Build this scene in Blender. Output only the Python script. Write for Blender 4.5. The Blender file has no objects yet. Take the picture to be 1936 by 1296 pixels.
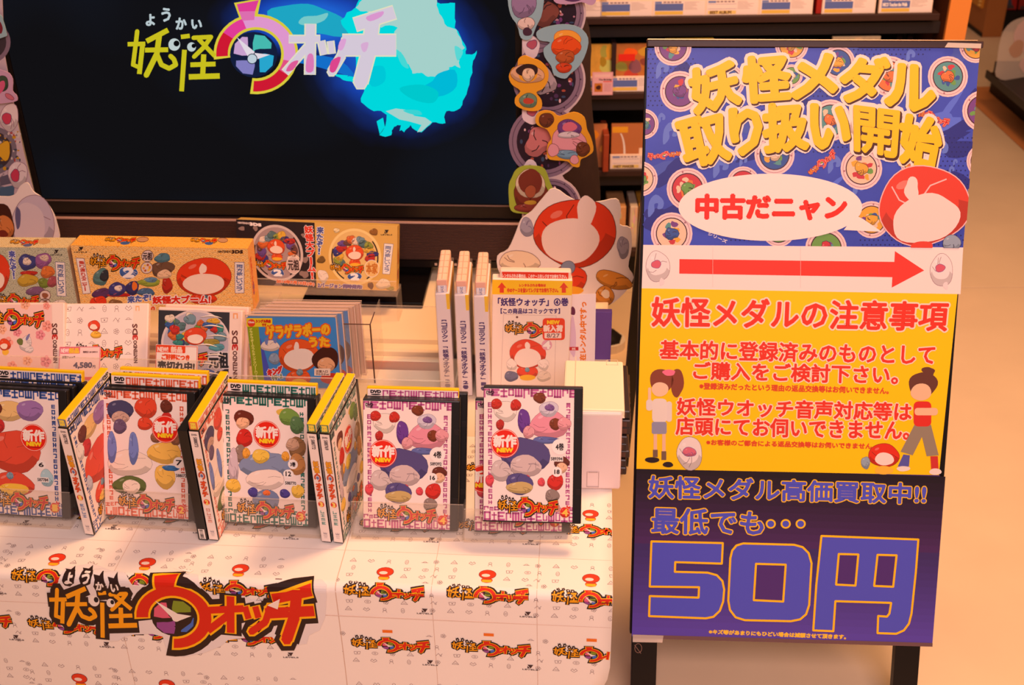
import bpy, bmesh, math, random
import numpy as np
from mathutils import Matrix, Vector
R_ = math.radians
random.seed(4)
scn = bpy.context.scene
C = scn.collection
# ------------------------------------------------------------------ camera, world, lights
F = 2200.0; TH = R_(30.1); ROLL = R_(.74); EYE = Vector((0, 0, 1.6))
cd = bpy.data.cameras.new('camera'); cam = bpy.data.objects.new('camera', cd); C.objects.link(cam)
cd.sensor_width = 36; cd.lens = F / 1936 * 36; cd.clip_start = .05
fw = Vector((0, math.cos(TH), -math.sin(TH))); up0 = Vector((0, math.sin(TH), math.cos(TH))); rt0 = Vector((1, 0, 0))
up = up0 * math.cos(ROLL) + rt0 * math.sin(ROLL); rt = rt0 * math.cos(ROLL) - up0 * math.sin(ROLL)
cam.matrix_world = Matrix(((rt.x, up.x, -fw.x, EYE.x), (rt.y, up.y, -fw.y, EYE.y), (rt.z, up.z, -fw.z, EYE.z), (0, 0, 0, 1)))
scn.camera = cam
cd.dof.use_dof = True; cd.dof.focus_distance = 1.75; cd.dof.aperture_fstop = 7.1
scn.view_settings.view_transform = 'Standard'; scn.view_settings.look = 'None'
scn.view_settings.exposure = 0.0; scn.view_settings.gamma = 1.0; scn.view_settings.use_curve_mapping = False
w = bpy.data.worlds.new('shop_air'); scn.world = w; w.use_nodes = True
w.node_tree.nodes['Background'].inputs[0].default_value = (1, .60, .42, 1)
w.node_tree.nodes['Background'].inputs[1].default_value = .26

def area(name, loc, target, sx, sy, power, col, spread=180):
    l = bpy.data.lights.new(name, 'AREA'); l.shape = 'RECTANGLE'; l.size = sx; l.size_y = sy
    l.energy = power; l.color = col; l.spread = R_(spread)
    o = bpy.data.objects.new(name, l); C.objects.link(o); o.location = loc
    o.rotation_euler = (Vector(target) - Vector(loc)).to_track_quat('-Z', 'Y').to_euler()
    return o
area('ceiling_lamp', (.9, 1.9, 3.0), (.15, 1.5, .4), .5, .5, 48, (1, .53, .25))
area('front_lamp', (.45, -.8, 2.7), (.35, 1.7, .6), 1.6, 1.2, 26, (1, .69, .69), 110)
area('shelf_lamp', (.8, 2.0, 2.7), (.8, 3.3, .6), 1.6, .3, 22, (1, .48, .20))

def at(u, v, y):
    r = rt * ((u - 968) / F) - up * ((v - 648) / F) + fw
    return EYE + r * (y / r.y)
def onz(u, v, z):
    r = rt * ((u - 968) / F) - up * ((v - 648) / F) + fw
    return EYE + r * ((z - EYE.z) / r.z)

# ------------------------------------------------------------------ materials
_m = {}
def lin(c): return tuple(((x / 255) / 12.92 if x / 255 <= .04045 else ((x / 255 + .055) / 1.055) ** 2.4) for x in c)
def mat(c, rough=.5, noise=0.0, scale=30, metal=0, spec=.3, bump=0, stretch=None):
    k = ('p', tuple(c), rough, noise, scale, metal, spec, bump, stretch)
    if k in _m: return _m[k]
    m = bpy.data.materials.new('paint_%d_%d_%d' % tuple(c)); m.use_nodes = True
    nt = m.node_tree; b = nt.nodes['Principled BSDF']
    L = lin(c)
    b.inputs['Base Color'].default_value = (*L, 1); b.inputs['Roughness'].default_value = rough
    b.inputs['Metallic'].default_value = metal; b.inputs['Specular IOR Level'].default_value = spec
    if noise or bump:
        tc = nt.nodes.new('ShaderNodeTexCoord'); n = nt.nodes.new('ShaderNodeTexNoise')
        n.inputs['Scale'].default_value = scale; n.inputs['Detail'].default_value = 5
        if stretch:
            mp = nt.nodes.new('ShaderNodeMapping'); mp.inputs['Scale'].default_value = stretch
            nt.links.new(tc.outputs['Object'], mp.inputs[0]); nt.links.new(mp.outputs[0], n.inputs['Vector'])
        else: nt.links.new(tc.outputs['Object'], n.inputs['Vector'])
        if noise:
            mr = nt.nodes.new('ShaderNodeMix'); mr.data_type = 'RGBA'
            mr.inputs[6].default_value = (*[x * (1 - noise) for x in L], 1); mr.inputs[7].default_value = (*[min(1, x * (1 + noise)) for x in L], 1)
            nt.links.new(n.outputs['Fac'], mr.inputs[0]); nt.links.new(mr.outputs[2], b.inputs['Base Color'])
        if bump:
            bp = nt.nodes.new('ShaderNodeBump'); bp.inputs['Strength'].default_value = bump; bp.inputs['Distance'].default_value = .002
            nt.links.new(n.outputs['Fac'], bp.inputs['Height']); nt.links.new(bp.outputs[0], b.inputs['Normal'])
    _m[k] = m; return m
def emit(c, s=1.0):
    k = ('e', tuple(c), s)
    if k in _m: return _m[k]
    m = bpy.data.materials.new('screen_light_%d_%d_%d' % tuple(c)); m.use_nodes = True; nt = m.node_tree; nt.nodes.clear()
    e = nt.nodes.new('ShaderNodeEmission'); e.inputs[0].default_value = (*lin(c), 1); e.inputs[1].default_value = s
    o = nt.nodes.new('ShaderNodeOutputMaterial'); nt.links.new(e.outputs[0], o.inputs[0]); _m[k] = m; return m
def clear(tint=(255, 253, 250), dens=.06, gl=.12, milky=(255, 240, 225), rough=.06):
    """thin clear plastic: mostly see-through, a little glossy and a little milky"""
    k = ('c', tint, dens, gl, milky)
    if k in _m: return _m[k]
    m = bpy.data.materials.new('clear_plastic'); m.use_nodes = True; nt = m.node_tree; nt.nodes.clear()
    t = nt.nodes.new('ShaderNodeBsdfTransparent'); t.inputs[0].default_value = (*lin(tint), 1)
    d = nt.nodes.new('ShaderNodeBsdfDiffuse'); d.inputs[0].default_value = (*lin(milky), 1)
    g = nt.nodes.new('ShaderNodeBsdfGlossy'); g.inputs['Roughness'].default_value = rough
    lw = nt.nodes.new('ShaderNodeLayerWeight'); lw.inputs[0].default_value = .25
    m1 = nt.nodes.new('ShaderNodeMixShader'); m1.inputs[0].default_value = dens
    mul = nt.nodes.new('ShaderNodeMath'); mul.operation = 'MULTIPLY_ADD'; mul.inputs[1].default_value = .07; mul.inputs[2].default_value = gl * .08
    m2 = nt.nodes.new('ShaderNodeMixShader'); o = nt.nodes.new('ShaderNodeOutputMaterial')
    L = nt.links.new
    L(t.outputs[0], m1.inputs[1]); L(d.outputs[0], m1.inputs[2]); L(lw.outputs['Fresnel'], mul.inputs[0]); L(mul.outputs[0], m2.inputs[0])
    L(m1.outputs[0], m2.inputs[1]); L(g.outputs[0], m2.inputs[2]); L(m2.outputs[0], o.inputs[0]); _m[k] = m; return m
WHITE = (246, 244, 240); BLACK = (22, 18, 18); YEL = (255, 205, 0); RED = (228, 40, 20); INK = (60, 30, 110)

# ------------------------------------------------------------------ object helpers
def link(o, parent=None):
    C.objects.link(o)
    if parent is not None: o.parent = parent
    return o
def obj(name, me, parent=None): return link(bpy.data.objects.new(name, me), parent)
def thing(name, label, cat, M=None, group=None):
    o = bpy.data.objects.new(name, None); C.objects.link(o); o.empty_display_size = .02
    if M is not None: o.matrix_world = M
    o['label'] = label; o['category'] = cat
    if group: o['group'] = group
    return o
def tag(o, label, cat, group=None):
    o['label'] = label; o['category'] = cat
    if group: o['group'] = group
    return o
def structure(o): o['kind'] = 'structure'; return o
def pose(x, y, z, yaw=0, lean=0, roll=0):
    return Matrix.Translation((x, y, z)) @ Matrix.Rotation(R_(yaw), 4, 'Z') @ Matrix.Rotation(-R_(lean), 4, 'X') @ Matrix.Rotation(R_(roll), 4, 'Y')
def bm_box(bm, x0, x1, y0, y1, z0, z1, bev=0, seg=1, mi=0):
    r = bmesh.ops.create_cube(bm, size=1)
    vs = r['verts']
    for v in vs:
        v.co = Vector((x0 + (v.co.x + .5) * (x1 - x0), y0 + (v.co.y + .5) * (y1 - y0), z0 + (v.co.z + .5) * (z1 - z0)))
    fs = {f for v in vs for f in v.link_faces}
    for f in fs: f.material_index = mi
    if bev:
        es = {e for v in vs for e in v.link_edges}
        bmesh.ops.bevel(bm, geom=list(es), offset=bev, segments=seg, affect='EDGES', profile=.5)
def mesh_of(bm, name, mats, smooth=False):
    me = bpy.data.meshes.new(name); bmesh.ops.recalc_face_normals(bm, faces=bm.faces[:]); bm.to_mesh(me); bm.free()
    for m in (mats if isinstance(mats, (list, tuple)) else [mats]): me.materials.append(m)
    if smooth:
        for p in me.polygons: p.use_smooth = True
    return me
def box(name, dims, m, parent=None, bev=0, seg=2):
    bm = bmesh.new(); bm_box(bm, *dims, bev=bev, seg=seg)
    return obj(name, mesh_of(bm, name, m), parent)
def boxes(name, lst, m, parent=None, bev=0):
    bm = bmesh.new()
    for d in lst: bm_box(bm, *d, bev=bev)
    return obj(name, mesh_of(bm, name, m), parent)
def slab(name, pts, th, m, parent=None, edge=None, bev=0):
    """outline pts (x, z) extruded th along +y from y=0"""
    bm = bmesh.new()
    vs = [bm.verts.new((x, 0, z)) for x, z in pts]; f = bm.faces.new(vs)
    r = bmesh.ops.extrude_face_region(bm, geom=[f])
    for v in r['geom']:
        if isinstance(v, bmesh.types.BMVert): v.co.y += th
    return obj(name, mesh_of(bm, name, m), parent)

# ------------------------------------------------------------------ flat print on real surfaces
_tx = {}
def glyphs(s):
    if s in _tx: return _tx[s]
    c = bpy.data.curves.new('t', 'FONT'); c.body = s; c.resolution_u = 2
    o = bpy.data.objects.new('t', c); C.objects.link(o); bpy.context.view_layer.update()
    me = bpy.data.meshes.new_from_object(o.evaluated_get(bpy.context.evaluated_depsgraph_get()))
    V = np.array([(v.co.x, v.co.y) for v in me.vertices]); Fc = [tuple(p.vertices) for p in me.polygons]
    V -= V.min(0); V /= np.maximum(V.max(0), 1e-6)
    cnt = {}
    for f in Fc:
        for i in range(len(f)):
            e = (f[i], f[(i + 1) % len(f)]); k = (min(e), max(e)); cnt[k] = cnt.get(k, 0) + 1
    E = [k for k, n in cnt.items() if n == 1]
    bpy.data.objects.remove(o); bpy.data.curves.remove(c); bpy.data.meshes.remove(me)
    _tx[s] = (V, Fc, E); return _tx[s]
def homog(src, dst):
    A = []; b = []
    for (x, y), (X, Y) in zip(src, dst):
        A.append([x, y, 1, 0, 0, 0, -X * x, -X * y]); b.append(X); A.append([0, 0, 0, x, y, 1, -Y * x, -Y * y]); b.append(Y)
    return np.append(np.linalg.solve(np.array(A, float), np.array(b, float)), 1).reshape(3, 3)
def quad_map(q):
    q = np.array(q, float)   # TL TR BR BL
    def f(V):
        a = V[:, :1]; b = V[:, 1:2]
        return (q[3] * (1 - a) + q[2] * a) * (1 - b) + (q[0] * (1 - a) + q[1] * a) * b
    return f
def bq(q):
    if len(q) == 4 and not hasattr(q[0], '__len__'):
        x0, y0, x1, y1 = q; return [(x0, y0), (x1, y0), (x1, y1), (x0, y1)]
    return q
def jag(pts, amp, seed=1, it=2):
    rd = random.Random(seed)
    for _ in range(it):
        out = []
        for i, p in enumerate(pts):
            q = pts[(i + 1) % len(pts)]; d = (q[0] - p[0], q[1] - p[1]); l = math.hypot(*d); k = rd.uniform(-amp, amp) * min(1, l / 60)
            out += [p, ((p[0] + q[0]) / 2 - d[1] / max(l, 1e-6) * k, (p[1] + q[1]) / 2 + d[0] / max(l, 1e-6) * k)]
        pts = out; amp *= .55
    return pts
class Print:
    """2D drawing in picture units (y down); mapped onto a face (a right, b up) through a homography"""
    def __init__(s, quad, W, H, a0=None, b0=0.0, dz=5e-5):
        a0 = -W / 2 if a0 is None else a0
        s.h = homog(bq(quad), [(a0, b0 + H), (a0 + W, b0 + H), (a0 + W, b0), (a0, b0)])
        s.V = []; s.F = []; s.M = []; s.mats = []; s.dz = dz; s.n = 0; s.clip = (a0, a0 + W, b0, b0 + H); s.emi = False; s.rough = .45
    def mi(s, c):
        m = c if not isinstance(c, tuple) else (emit(c) if s.emi else mat(c, s.rough))
        if m not in s.mats: s.mats.append(m)
        return s.mats.index(m)
    def add(s, P, faces, c, L):
        P = np.array(P, float); k = s.mi(c)
        s.V.append(np.column_stack([P, np.zeros(len(P)) + L]))
        s.F += [tuple(i + s.n for i in f) for f in faces]; s.M += [k] * len(faces); s.n += len(P)
    def poly(s, pts, c, L=1): s.add(pts, [tuple(range(len(pts)))], c, L)
    def rect(s, x0, y0, x1, y1, c, L=1): s.poly([(x0, y0), (x1, y0), (x1, y1), (x0, y1)], c, L)
    def ell(s, cx, cy, rx, ry, c, L=1, rot=0, n=24, a0=0, a1=360):
        full = abs(a1 - a0) >= 360
        t = np.radians(np.linspace(a0, a1, n, endpoint=not full)); r = math.radians(rot)
        x = rx * np.cos(t); y = ry * np.sin(t)
        P = np.column_stack([cx + x * math.cos(r) - y * math.sin(r), cy + x * math.sin(r) + y * math.cos(r)])
        if not full: P = np.vstack([P, [cx, cy]])
        s.poly(P, c, L)
    def ring(s, cx, cy, rx, ry, w, c, L=1, a0=0, a1=360, n=28, rx2=None, ry2=None):
        t = np.radians(np.linspace(a0, a1, n)); rx2 = rx - w if rx2 is None else rx2; ry2 = ry - w if ry2 is None else ry2
        O = np.column_stack([cx + rx * np.cos(t), cy + ry * np.sin(t)]); I = np.column_stack([cx + rx2 * np.cos(t), cy + ry2 * np.sin(t)])
        s.add(np.vstack([O, I]), [(i, i + 1, n + i + 1, n + i) for i in range(n - 1)], c, L)
    def rrect(s, x0, y0, x1, y1, r, c, L=1):
        P = []
        for cx, cy, a in ((x1 - r, y1 - r, 0), (x0 + r, y1 - r, 90), (x0 + r, y0 + r, 180), (x1 - r, y0 + r, 270)):
            for k in range(4): t = math.radians(a + 30 * k); P.append((cx + r * math.cos(t), cy + r * math.sin(t)))
        s.poly(P, c, L)
    def edges(s, P, E, w, c, L, joins=0):
        P = np.array(P, float); A = P[[e[0] for e in E]]; B = P[[e[1] for e in E]]
        d = B - A; l = np.maximum(np.hypot(d[:, 0], d[:, 1]), 1e-9)[:, None]; d = d / l; nrm = np.column_stack([-d[:, 1], d[:, 0]])
        x = d * (w * (.35 if not joins else 0)); h = nrm * w
        Q = np.stack([A - x - h, B + x - h, B + x + h, A - x + h], 1).reshape(-1, 2)
        s.add(Q, [(4 * i, 4 * i + 1, 4 * i + 2, 4 * i + 3) for i in range(len(E))], c, L + np.repeat(np.arange(len(E)) % 7, 4) * .06)
        if joins:
            ids = sorted({i for e in E for i in e}); t = np.radians(np.arange(joins) * 360 / joins)
            D = np.column_stack([np.cos(t), np.sin(t)]) * w
            Q = (P[ids][:, None, :] + D[None]).reshape(-1, 2)
            s.add(Q, [tuple(range(joins * i, joins * i + joins)) for i in range(len(ids))], c, L + .44 + np.repeat(np.arange(len(ids)) % 7, joins) * .06)
    def line(s, pts, w, c, L=1, closed=False, joins=6):
        n = len(pts); E = [(i, i + 1) for i in range(n - 1)] + ([(n - 1, 0)] if closed else [])
        s.edges(pts, E, w / 2, c, L, joins if n > 2 else 0)
    def outline(s, pts, w, c, L=1, joins=8):
        s.line(pts, w, c, L, True, joins)
    def text(s, st, q, c, L=1, bold=0, out=(), joins=0):
        V, Fc, E = glyphs(st); P = quad_map(bq(q))(V)
        for w, oc in out:
            s.edges(P, E, w, oc, L, joins); s.add(P, Fc, oc, L + .9); L += 1
        if bold: s.edges(P, E, bold, c, L)
        s.add(P, Fc, c, L + .45)
    def vtext(s, st, q, c, L=1, bold=0, out=(), small='ーャョュッ'):
        q = [np.array(p, float) for p in bq(q)]; n = len(st)
        for i, ch in enumerate(st):
            a = (i + .06) / n; b = (i + .94) / n
            Q = [q[0] * (1 - a) + q[3] * a, q[1] * (1 - a) + q[2] * a, q[1] * (1 - b) + q[2] * b, q[0] * (1 - b) + q[3] * b]
            if ch in 'ー【】「」': Q = [Q[1], Q[2], Q[3], Q[0]]     # turned in vertical setting
            if ch in 'ー!！一':
                m0 = (Q[0] + Q[1]) / 2; m1 = (Q[3] + Q[2]) / 2
                if ch == 'ー':
                    t0 = (Q[0] + Q[3]) / 2; t1 = (Q[1] + Q[2]) / 2; Q = [t0 + (Q[0] - t0) * .2, t1 + (Q[1] - t1) * .2, t1 + (Q[2] - t1) * .2, t0 + (Q[3] - t0) * .2]
                else: Q = [m0 + (Q[0] - m0) * .25, m0 + (Q[1] - m0) * .25, m1 + (Q[2] - m1) * .25, m1 + (Q[3] - m1) * .25]
            if ch in '「」【】': 
                t0 = (Q[0] + Q[3]) / 2; t1 = (Q[1] + Q[2]) / 2; k = .5
                m = (t0 + t1) / 2; Q = [m + (p - m) * np.array([.8, .35]) for p in Q]
            s.text(ch, Q, c, L, bold, out)
    def mapped(s):
        V = np.vstack(s.V); P = np.column_stack([V[:, :2], np.ones(len(V))]) @ s.h.T; P = P[:, :2] / P[:, 2:]
        return P, V[:, 2]
    def build(s, name, parent=None, face='front', off=0.0, fn=None, clip=True, cuts=None):
        P, Lz = s.mapped()
        me = bpy.data.meshes.new(name)
        me.from_pydata([(float(a), float(l), float(b)) for (a, b), l in zip(P, Lz)], [], s.F)
        for m in s.mats: me.materials.append(m)
        me.polygons.foreach_set('material_index', s.M)
        bm = bmesh.new(); bm.from_mesh(me)
        if clip:
            a0, a1, b0, b1 = s.clip
            for p, n in (((a0, 0, 0), (-1, 0, 0)), ((a1, 0, 0), (1, 0, 0)), ((0, 0, b0), (0, 0, -1)), ((0, 0, b1), (0, 0, 1))):
                bmesh.ops.bisect_plane(bm, geom=bm.verts[:] + bm.edges[:] + bm.faces[:], dist=1e-7, plane_co=p, plane_no=n, clear_outer=True)
        for v in bm.verts:
            d = off + v.co.y * s.dz + 1e-4
            v.co = fn(v.co.x, v.co.z, d) if fn else (v.co.x, -d, v.co.z)
        bm.to_mesh(me); bm.free()
        return obj(name, me, parent)
RIGHT = lambda W: (lambda a, b, d: (W / 2 + d, a, b))         # print on the right-hand side face
TOP = lambda H: (lambda a, b, d: (a, b, H + d))               # print on the top face

# ---- the shop display's logo, in the units of one sketch (x 300..1860, y 210..700)
def T1(p): return [((x - 700) * .99 + 325, (y - 150) * .80 + 330) for x, y in p]
LG_Y = [(T1([(748, 170), (743, 215), (726, 352)]), 22), (T1([(700, 240), (795, 238)]), 22), (T1([(778, 236), (760, 398)]), 24),
        (T1([(722, 350), (770, 372)]), 20), (T1([(803, 218), (912, 165)]), 26), (T1([(795, 272), (912, 270)]), 22),
        (T1([(868, 195), (855, 292), (798, 408)]), 28), (T1([(858, 300), (880, 352), (922, 372), (958, 352), (948, 322), (930, 305)]), 24),
        (T1([(1005, 265), (990, 492)]), 24), (T1([(990, 198), (1030, 193)]), 20),
        (T1([(1055, 205), (1150, 200), (1112, 255), (1058, 308)]), 22), (T1([(1085, 215), (1168, 302)]), 22),
        (T1([(1110, 300), (1104, 420)]), 26), (T1([(1042, 352), (1170, 348)]), 22), (T1([(1034, 418), (1192, 413)]), 26)]
LG_R = [([(1240, 462), (1425, 455)], 38), ([(1362, 395), (1345, 578)], 44), ([(1340, 490), (1222, 568)], 40),
        ([(1440, 450), (1452, 505)], 36), ([(1498, 450), (1508, 500)], 36), ([(1580, 450), (1545, 530), (1462, 580)], 38),
        ([(1608, 402), (1812, 362)], 58), ([(1560, 482), (1815, 472)], 58), ([(1735, 385), (1712, 500), (1655, 625)], 62)]
def logo(pr, q, L=1, lod=2, cy=(250, 170, 10), cr=(215, 38, 16), ce=(255, 190, 0), cb=(45, 25, 22), fin=None, flames=True):
    fx = quad_map(bq(q))
    sc = (np.linalg.norm(np.array(bq(q)[1], float) - np.array(bq(q)[0], float))) / 1560
    def M(p): p = np.array(p, float); return fx(np.column_stack([(p[:, 0] - 300) / 1560, (700 - p[:, 1]) / 490]))
    class G: pass
    def st(pts, w, c, l, j=6): pr.line(M(pts), w * sc, c, l, False, j if lod > 1 else (4 if w > 60 else 0))
    rc = (1030, 498)
    def ringp(rx, ry, rx2, ry2, a0, a1, n):
        t = np.radians(np.linspace(a0, a1, n)); O = np.column_stack([rc[0] + rx * np.cos(t), rc[1] + ry * np.sin(t)]); I = np.column_stack([rc[0] + rx2 * np.cos(t), rc[1] + ry2 * np.sin(t)])
        return np.vstack([O, I]), [(i, i + 1, n + i + 1, n + i) for i in range(n - 1)]
    n = 26 if lod > 1 else 16
    if cb:
        for p, w in LG_Y: st(p, w + 56, cb, L)
        for p, w in LG_R: st(p, w + 80, cb, L + .05)
        P, Fc = ringp(258, 210, 110, 90, 173, 464, n); pr.add(M(P), Fc, cb, L + .1)
        pr.poly(M([(895, 270), (1095, 262), (1075, 360), (905, 360)]), cb, L + .15)
    for p, w in LG_R: st(p, w + 22, ce, L + 1)
    P, Fc = ringp(226, 176, 134, 104, 177, 457, n); pr.add(M(P), Fc, ce, L + 1.1)
    pr.poly(M([(915, 282), (1072, 274), (1052, 350), (930, 352)]), ce, L + 1.15)
    for p, w in LG_Y: st(p, w, cy, L + 1.2)
    for p, w in LG_R: st(p, w, cr, L + 2)
    P, Fc = ringp(214, 165, 146, 116, 180, 454, n); pr.add(M(P), Fc, cr, L + 2.1)
    pr.poly(M([(928, 290), (1060, 283), (1040, 350), (945, 352)]), cr, L + 2.15)
    # the watch face: four curved petals, two hands and a hub
    t = np.radians(np.arange(20) * 18.)
    pr.poly(M(np.column_stack([rc[0] + 128 * np.cos(t), rc[1] + 100 * np.sin(t)])), cb or (20, 30, 60), L + 2.4)
    for k, c in enumerate(fin or ((225, 95, 125), (130, 150, 40), (70, 110, 200), (150, 75, 150))):
        a = 225 + 90 * k; u = []
        for aa, rr in ((a - 60, 15), (a - 50, 60), (a - 42, 105), (a - 15, 114), (a + 12, 112), (a + 26, 98), (a + 18, 66), (a + 2, 45), (a - 25, 28)):
            u.append((rc[0] + rr * math.cos(math.radians(aa)) * 1.08, rc[1] + rr * .85 * math.sin(math.radians(aa))))
        pr.poly(M(u), c, L + 3)
    wh = (245, 235, 225)
    pr.poly(M([(932, 408), (1058, 482), (1030, 512)]), wh, L + 4); pr.poly(M([(1132, 492), (1045, 478), (1050, 520)]), wh, L + 4.1)
    pr.poly(M(np.column_stack([1043 + 24 * np.cos(t), 500 + 22 * np.sin(t)])), wh, L + 5)
    for ex, ey, er in ((582, 408, 30), (676, 420, 24)):
        pr.poly(M(np.column_stack([ex + er * np.cos(t), ey + er * np.sin(t)])), wh, L + 4)
        pr.poly(M(np.column_stack([ex + er * .4 + er * .45 * np.cos(t), ey - er * .2 + er * .5 * np.sin(t)])), (25, 20, 30), L + 5)
    if flames:
        for i, (hx, hy, ch) in enumerate(((440, 290, 'よ'), (537, 285, 'う'), (620, 325, 'か'), (705, 335, 'い'))):
            pr.poly(M([(hx - 36, hy + 5), (hx - 28, hy - 30), (hx - 42, hy - 48), (hx - 5, hy - 42), (hx + 4, hy - 66), (hx + 22, hy - 34), (hx + 36, hy - 10), (hx + 32, hy + 22), (hx + 10, hy + 40), (hx - 20, hy + 34)]), cb or (30, 30, 40), L + 1.3)
            if lod > 1: pr.text(ch, [tuple(x) for x in M([(hx - 20, hy - 20), (hx + 22, hy - 20), (hx + 22, hy + 24), (hx - 20, hy + 24)])], wh, L + 4, bold=2.5 * sc)
            else: pr.poly(M([(hx - 12, hy - 10), (hx + 14, hy - 12), (hx + 8, hy + 16), (hx - 10, hy + 10)]), wh, L + 4)
def blob(pr, cx, cy, rx, ry, c, L=1, seed=0, amp=.1, edge=None, ew=3, n=22, rot=0):
    rnd = random.Random(seed * 7 + int(cx * 3 + cy)); ph = [rnd.uniform(0, 6.28) for _ in range(3)]
    P = []
    for i in range(n):
        t = 2 * math.pi * i / n; k = 1 + amp * (math.sin(2 * t + ph[0]) * .6 + math.sin(3 * t + ph[1]) * .6 + .3 * math.sin(5 * t + ph[2]))
        x = rx * k * math.cos(t); y = ry * k * math.sin(t); r = math.radians(rot)
        P.append((cx + x * math.cos(r) - y * math.sin(r), cy + x * math.sin(r) + y * math.cos(r)))
    if edge: pr.outline(P, ew, edge, L, joins=0)
    pr.poly(P, c, L + (.5 if edge else 0))
    if edge and rx > 7 * ew:      # printed two-tone drawing: a darker lower part, a light spot and a few ink lines
        dk_ = tuple(int(k * .84) for k in c); lt = tuple(int(k + (255 - k) * .3) for k in c); n0 = len(P); l0 = L + .56
        low = [P[i] for i in range(1, n0 // 2)]; pr.poly(low + [(cx + (x - cx) * .82 - rx * .06, cy + (y - cy) * .68 - ry * .1) for x, y in low[::-1]], dk_, l0)
        pr.ell(cx - rx * .45, cy - ry * .55, rx * .16, ry * .1, lt, l0 + .02, rot=-25, n=10)
        for k in range(3):
            a = rnd.uniform(0, 6.28); q = [(cx + rx * (.25 + .3 * j) * math.cos(a + .35 * j), cy + ry * (.25 + .3 * j) * math.sin(a + .35 * j)) for j in range(3)]
            pr.line(q, ew * .6, edge, l0 + .03, joins=0)
    return P
def mark(pr, cx, cy, w, c=(40, 25, 25), L=1):
    """publisher's mark: two dark triangles over its name"""
    h = w * .2
    pr.poly([(cx - h * .9, cy - h * 1.6), (cx + h, cy - h * 1.6), (cx + h * .1, cy)], c, L)
    pr.poly([(cx - h * .9, cy - h * 1.1), (cx - h * .9, cy), (cx - .1 * h, cy)], c, L + .1)
    pr.text('LEVEL5', (cx - w / 2, cy + h * .25, cx + w / 2, cy + h * .75), c, L, bold=w * .006)
def medal(pr, cx, cy, r, L=1, seed=0, ry=None, ring=(240, 205, 205), inner=None):
    rnd = random.Random(seed); ry = ry or r
    pr.ell(cx, cy, r, ry, ring, L); pr.ring(cx, cy, r * .9, ry * .9, r * .03, (190, 140, 150), L + .4)
    cols = inner or [(200, 60, 70), (90, 150, 150), (230, 170, 60), (120, 70, 140), (60, 90, 160), (220, 120, 60), (110, 160, 80), (230, 200, 170)]
    pr.ell(cx, cy, r * .74, ry * .74, rnd.choice(cols), L + .8)
    pr.ring(cx, cy, r * .76, ry * .76, r * .05, (70, 35, 50), L + 1)
    k = rnd.randint(0, 359)
    for i in range(9):
        a = math.radians(k + i * 40); d = rnd.uniform(.2, .5) * r
        blob(pr, cx + d * math.cos(a), cy + d * math.sin(a) * ry / r, r * rnd.uniform(.1, .2), ry * rnd.uniform(.1, .2), rnd.choice(cols), L + 1.2 + i * .1, seed + i, .25, n=9)
    blob(pr, cx, cy, r * .3, ry * .3, rnd.choice(cols), L + 2.6, seed, .2, (60, 30, 40), r * .04, n=12)
    for a in (35, 215):
        t = math.radians(a + k); pr.ell(cx + r * .83 * math.cos(t), cy + ry * .83 * math.sin(t), r * .05, ry * .05, (170, 120, 130), L + 1, n=8)

def smooth(pts, k=4, closed=True):
    n = len(pts); out = []
    for i in range(n):
        p0, p1, p2, p3 = [np.array(pts[(i + j) % n], float) for j in (-1, 0, 1, 2)]
        for t in np.arange(k) / k:
            out.append(tuple(.5 * ((2 * p1) + (-p0 + p2) * t + (2 * p0 - 5 * p1 + 4 * p2 - p3) * t * t + (-p0 + 3 * p1 - 3 * p2 + p3) * t ** 3)))
    return out
def local(M, u, v):
    """where the photo's pixel lies on the front plane (local y = 0) of a posed thing"""
    Mi = M.inverted(); o = Mi @ EYE; r = Mi.to_3x3() @ (rt * ((u - 968) / F) - up * ((v - 648) / F) + fw)
    p = o - r * (o.y / r.y); return (p.x, p.z)
def posed_print(M, box_, crop=(0, 0, 1), lim=(-9, 9, -9, 9), dz=5e-5):
    u0, v0, u1, v1 = box_; px = [(u0, v0), (u1, v0), (u1, v1), (u0, v1)]
    P = Print((0, 0, 1, 1), 1, 1, dz=dz)
    P.h = homog([((u - crop[0]) * crop[2], (v - crop[1]) * crop[2]) for u, v in px], [local(M, u, v) for u, v in px]); P.clip = lim
    return P

# ================================================================== THE SETTING
T = .534; S_ = .545
floor = structure(box('floor', (-4, 5, -1.5, 9, -.06, -.004), mat((120, 80, 55), .7)))
fm = mat((246, 216, 176), .42, .10, 5, spec=.45, bump=.12)
for i, (a, b, c_, d, m) in enumerate([(-4, 1.945, -1.5, 3.047, fm), (-4, 1.945, 3.051, 9, fm), (1.949, 5, 3.051, 4.93, mat((226, 146, 84), .5, .14, 7, bump=.1)), (1.949, 5, 4.934, 9, fm), (1.949, 5, -1.5, 3.047, fm)]):
    o = box('floor_sheet', (a, b, c_, d, -.004, 0), m, floor, bev=.0008, seg=1)
    if i == 2: o['label'] = 'orange brown floor covering'
structure(box('wall_back', (-4, 5, 8.6, 8.7, 0, 2.8), mat((110, 85, 65), .8, .1, 3)))
structure(box('wall_right', (4.9, 5, -1.5, 8.6, 0, 2.8), mat((120, 90, 70), .8, .1, 3)))

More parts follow.
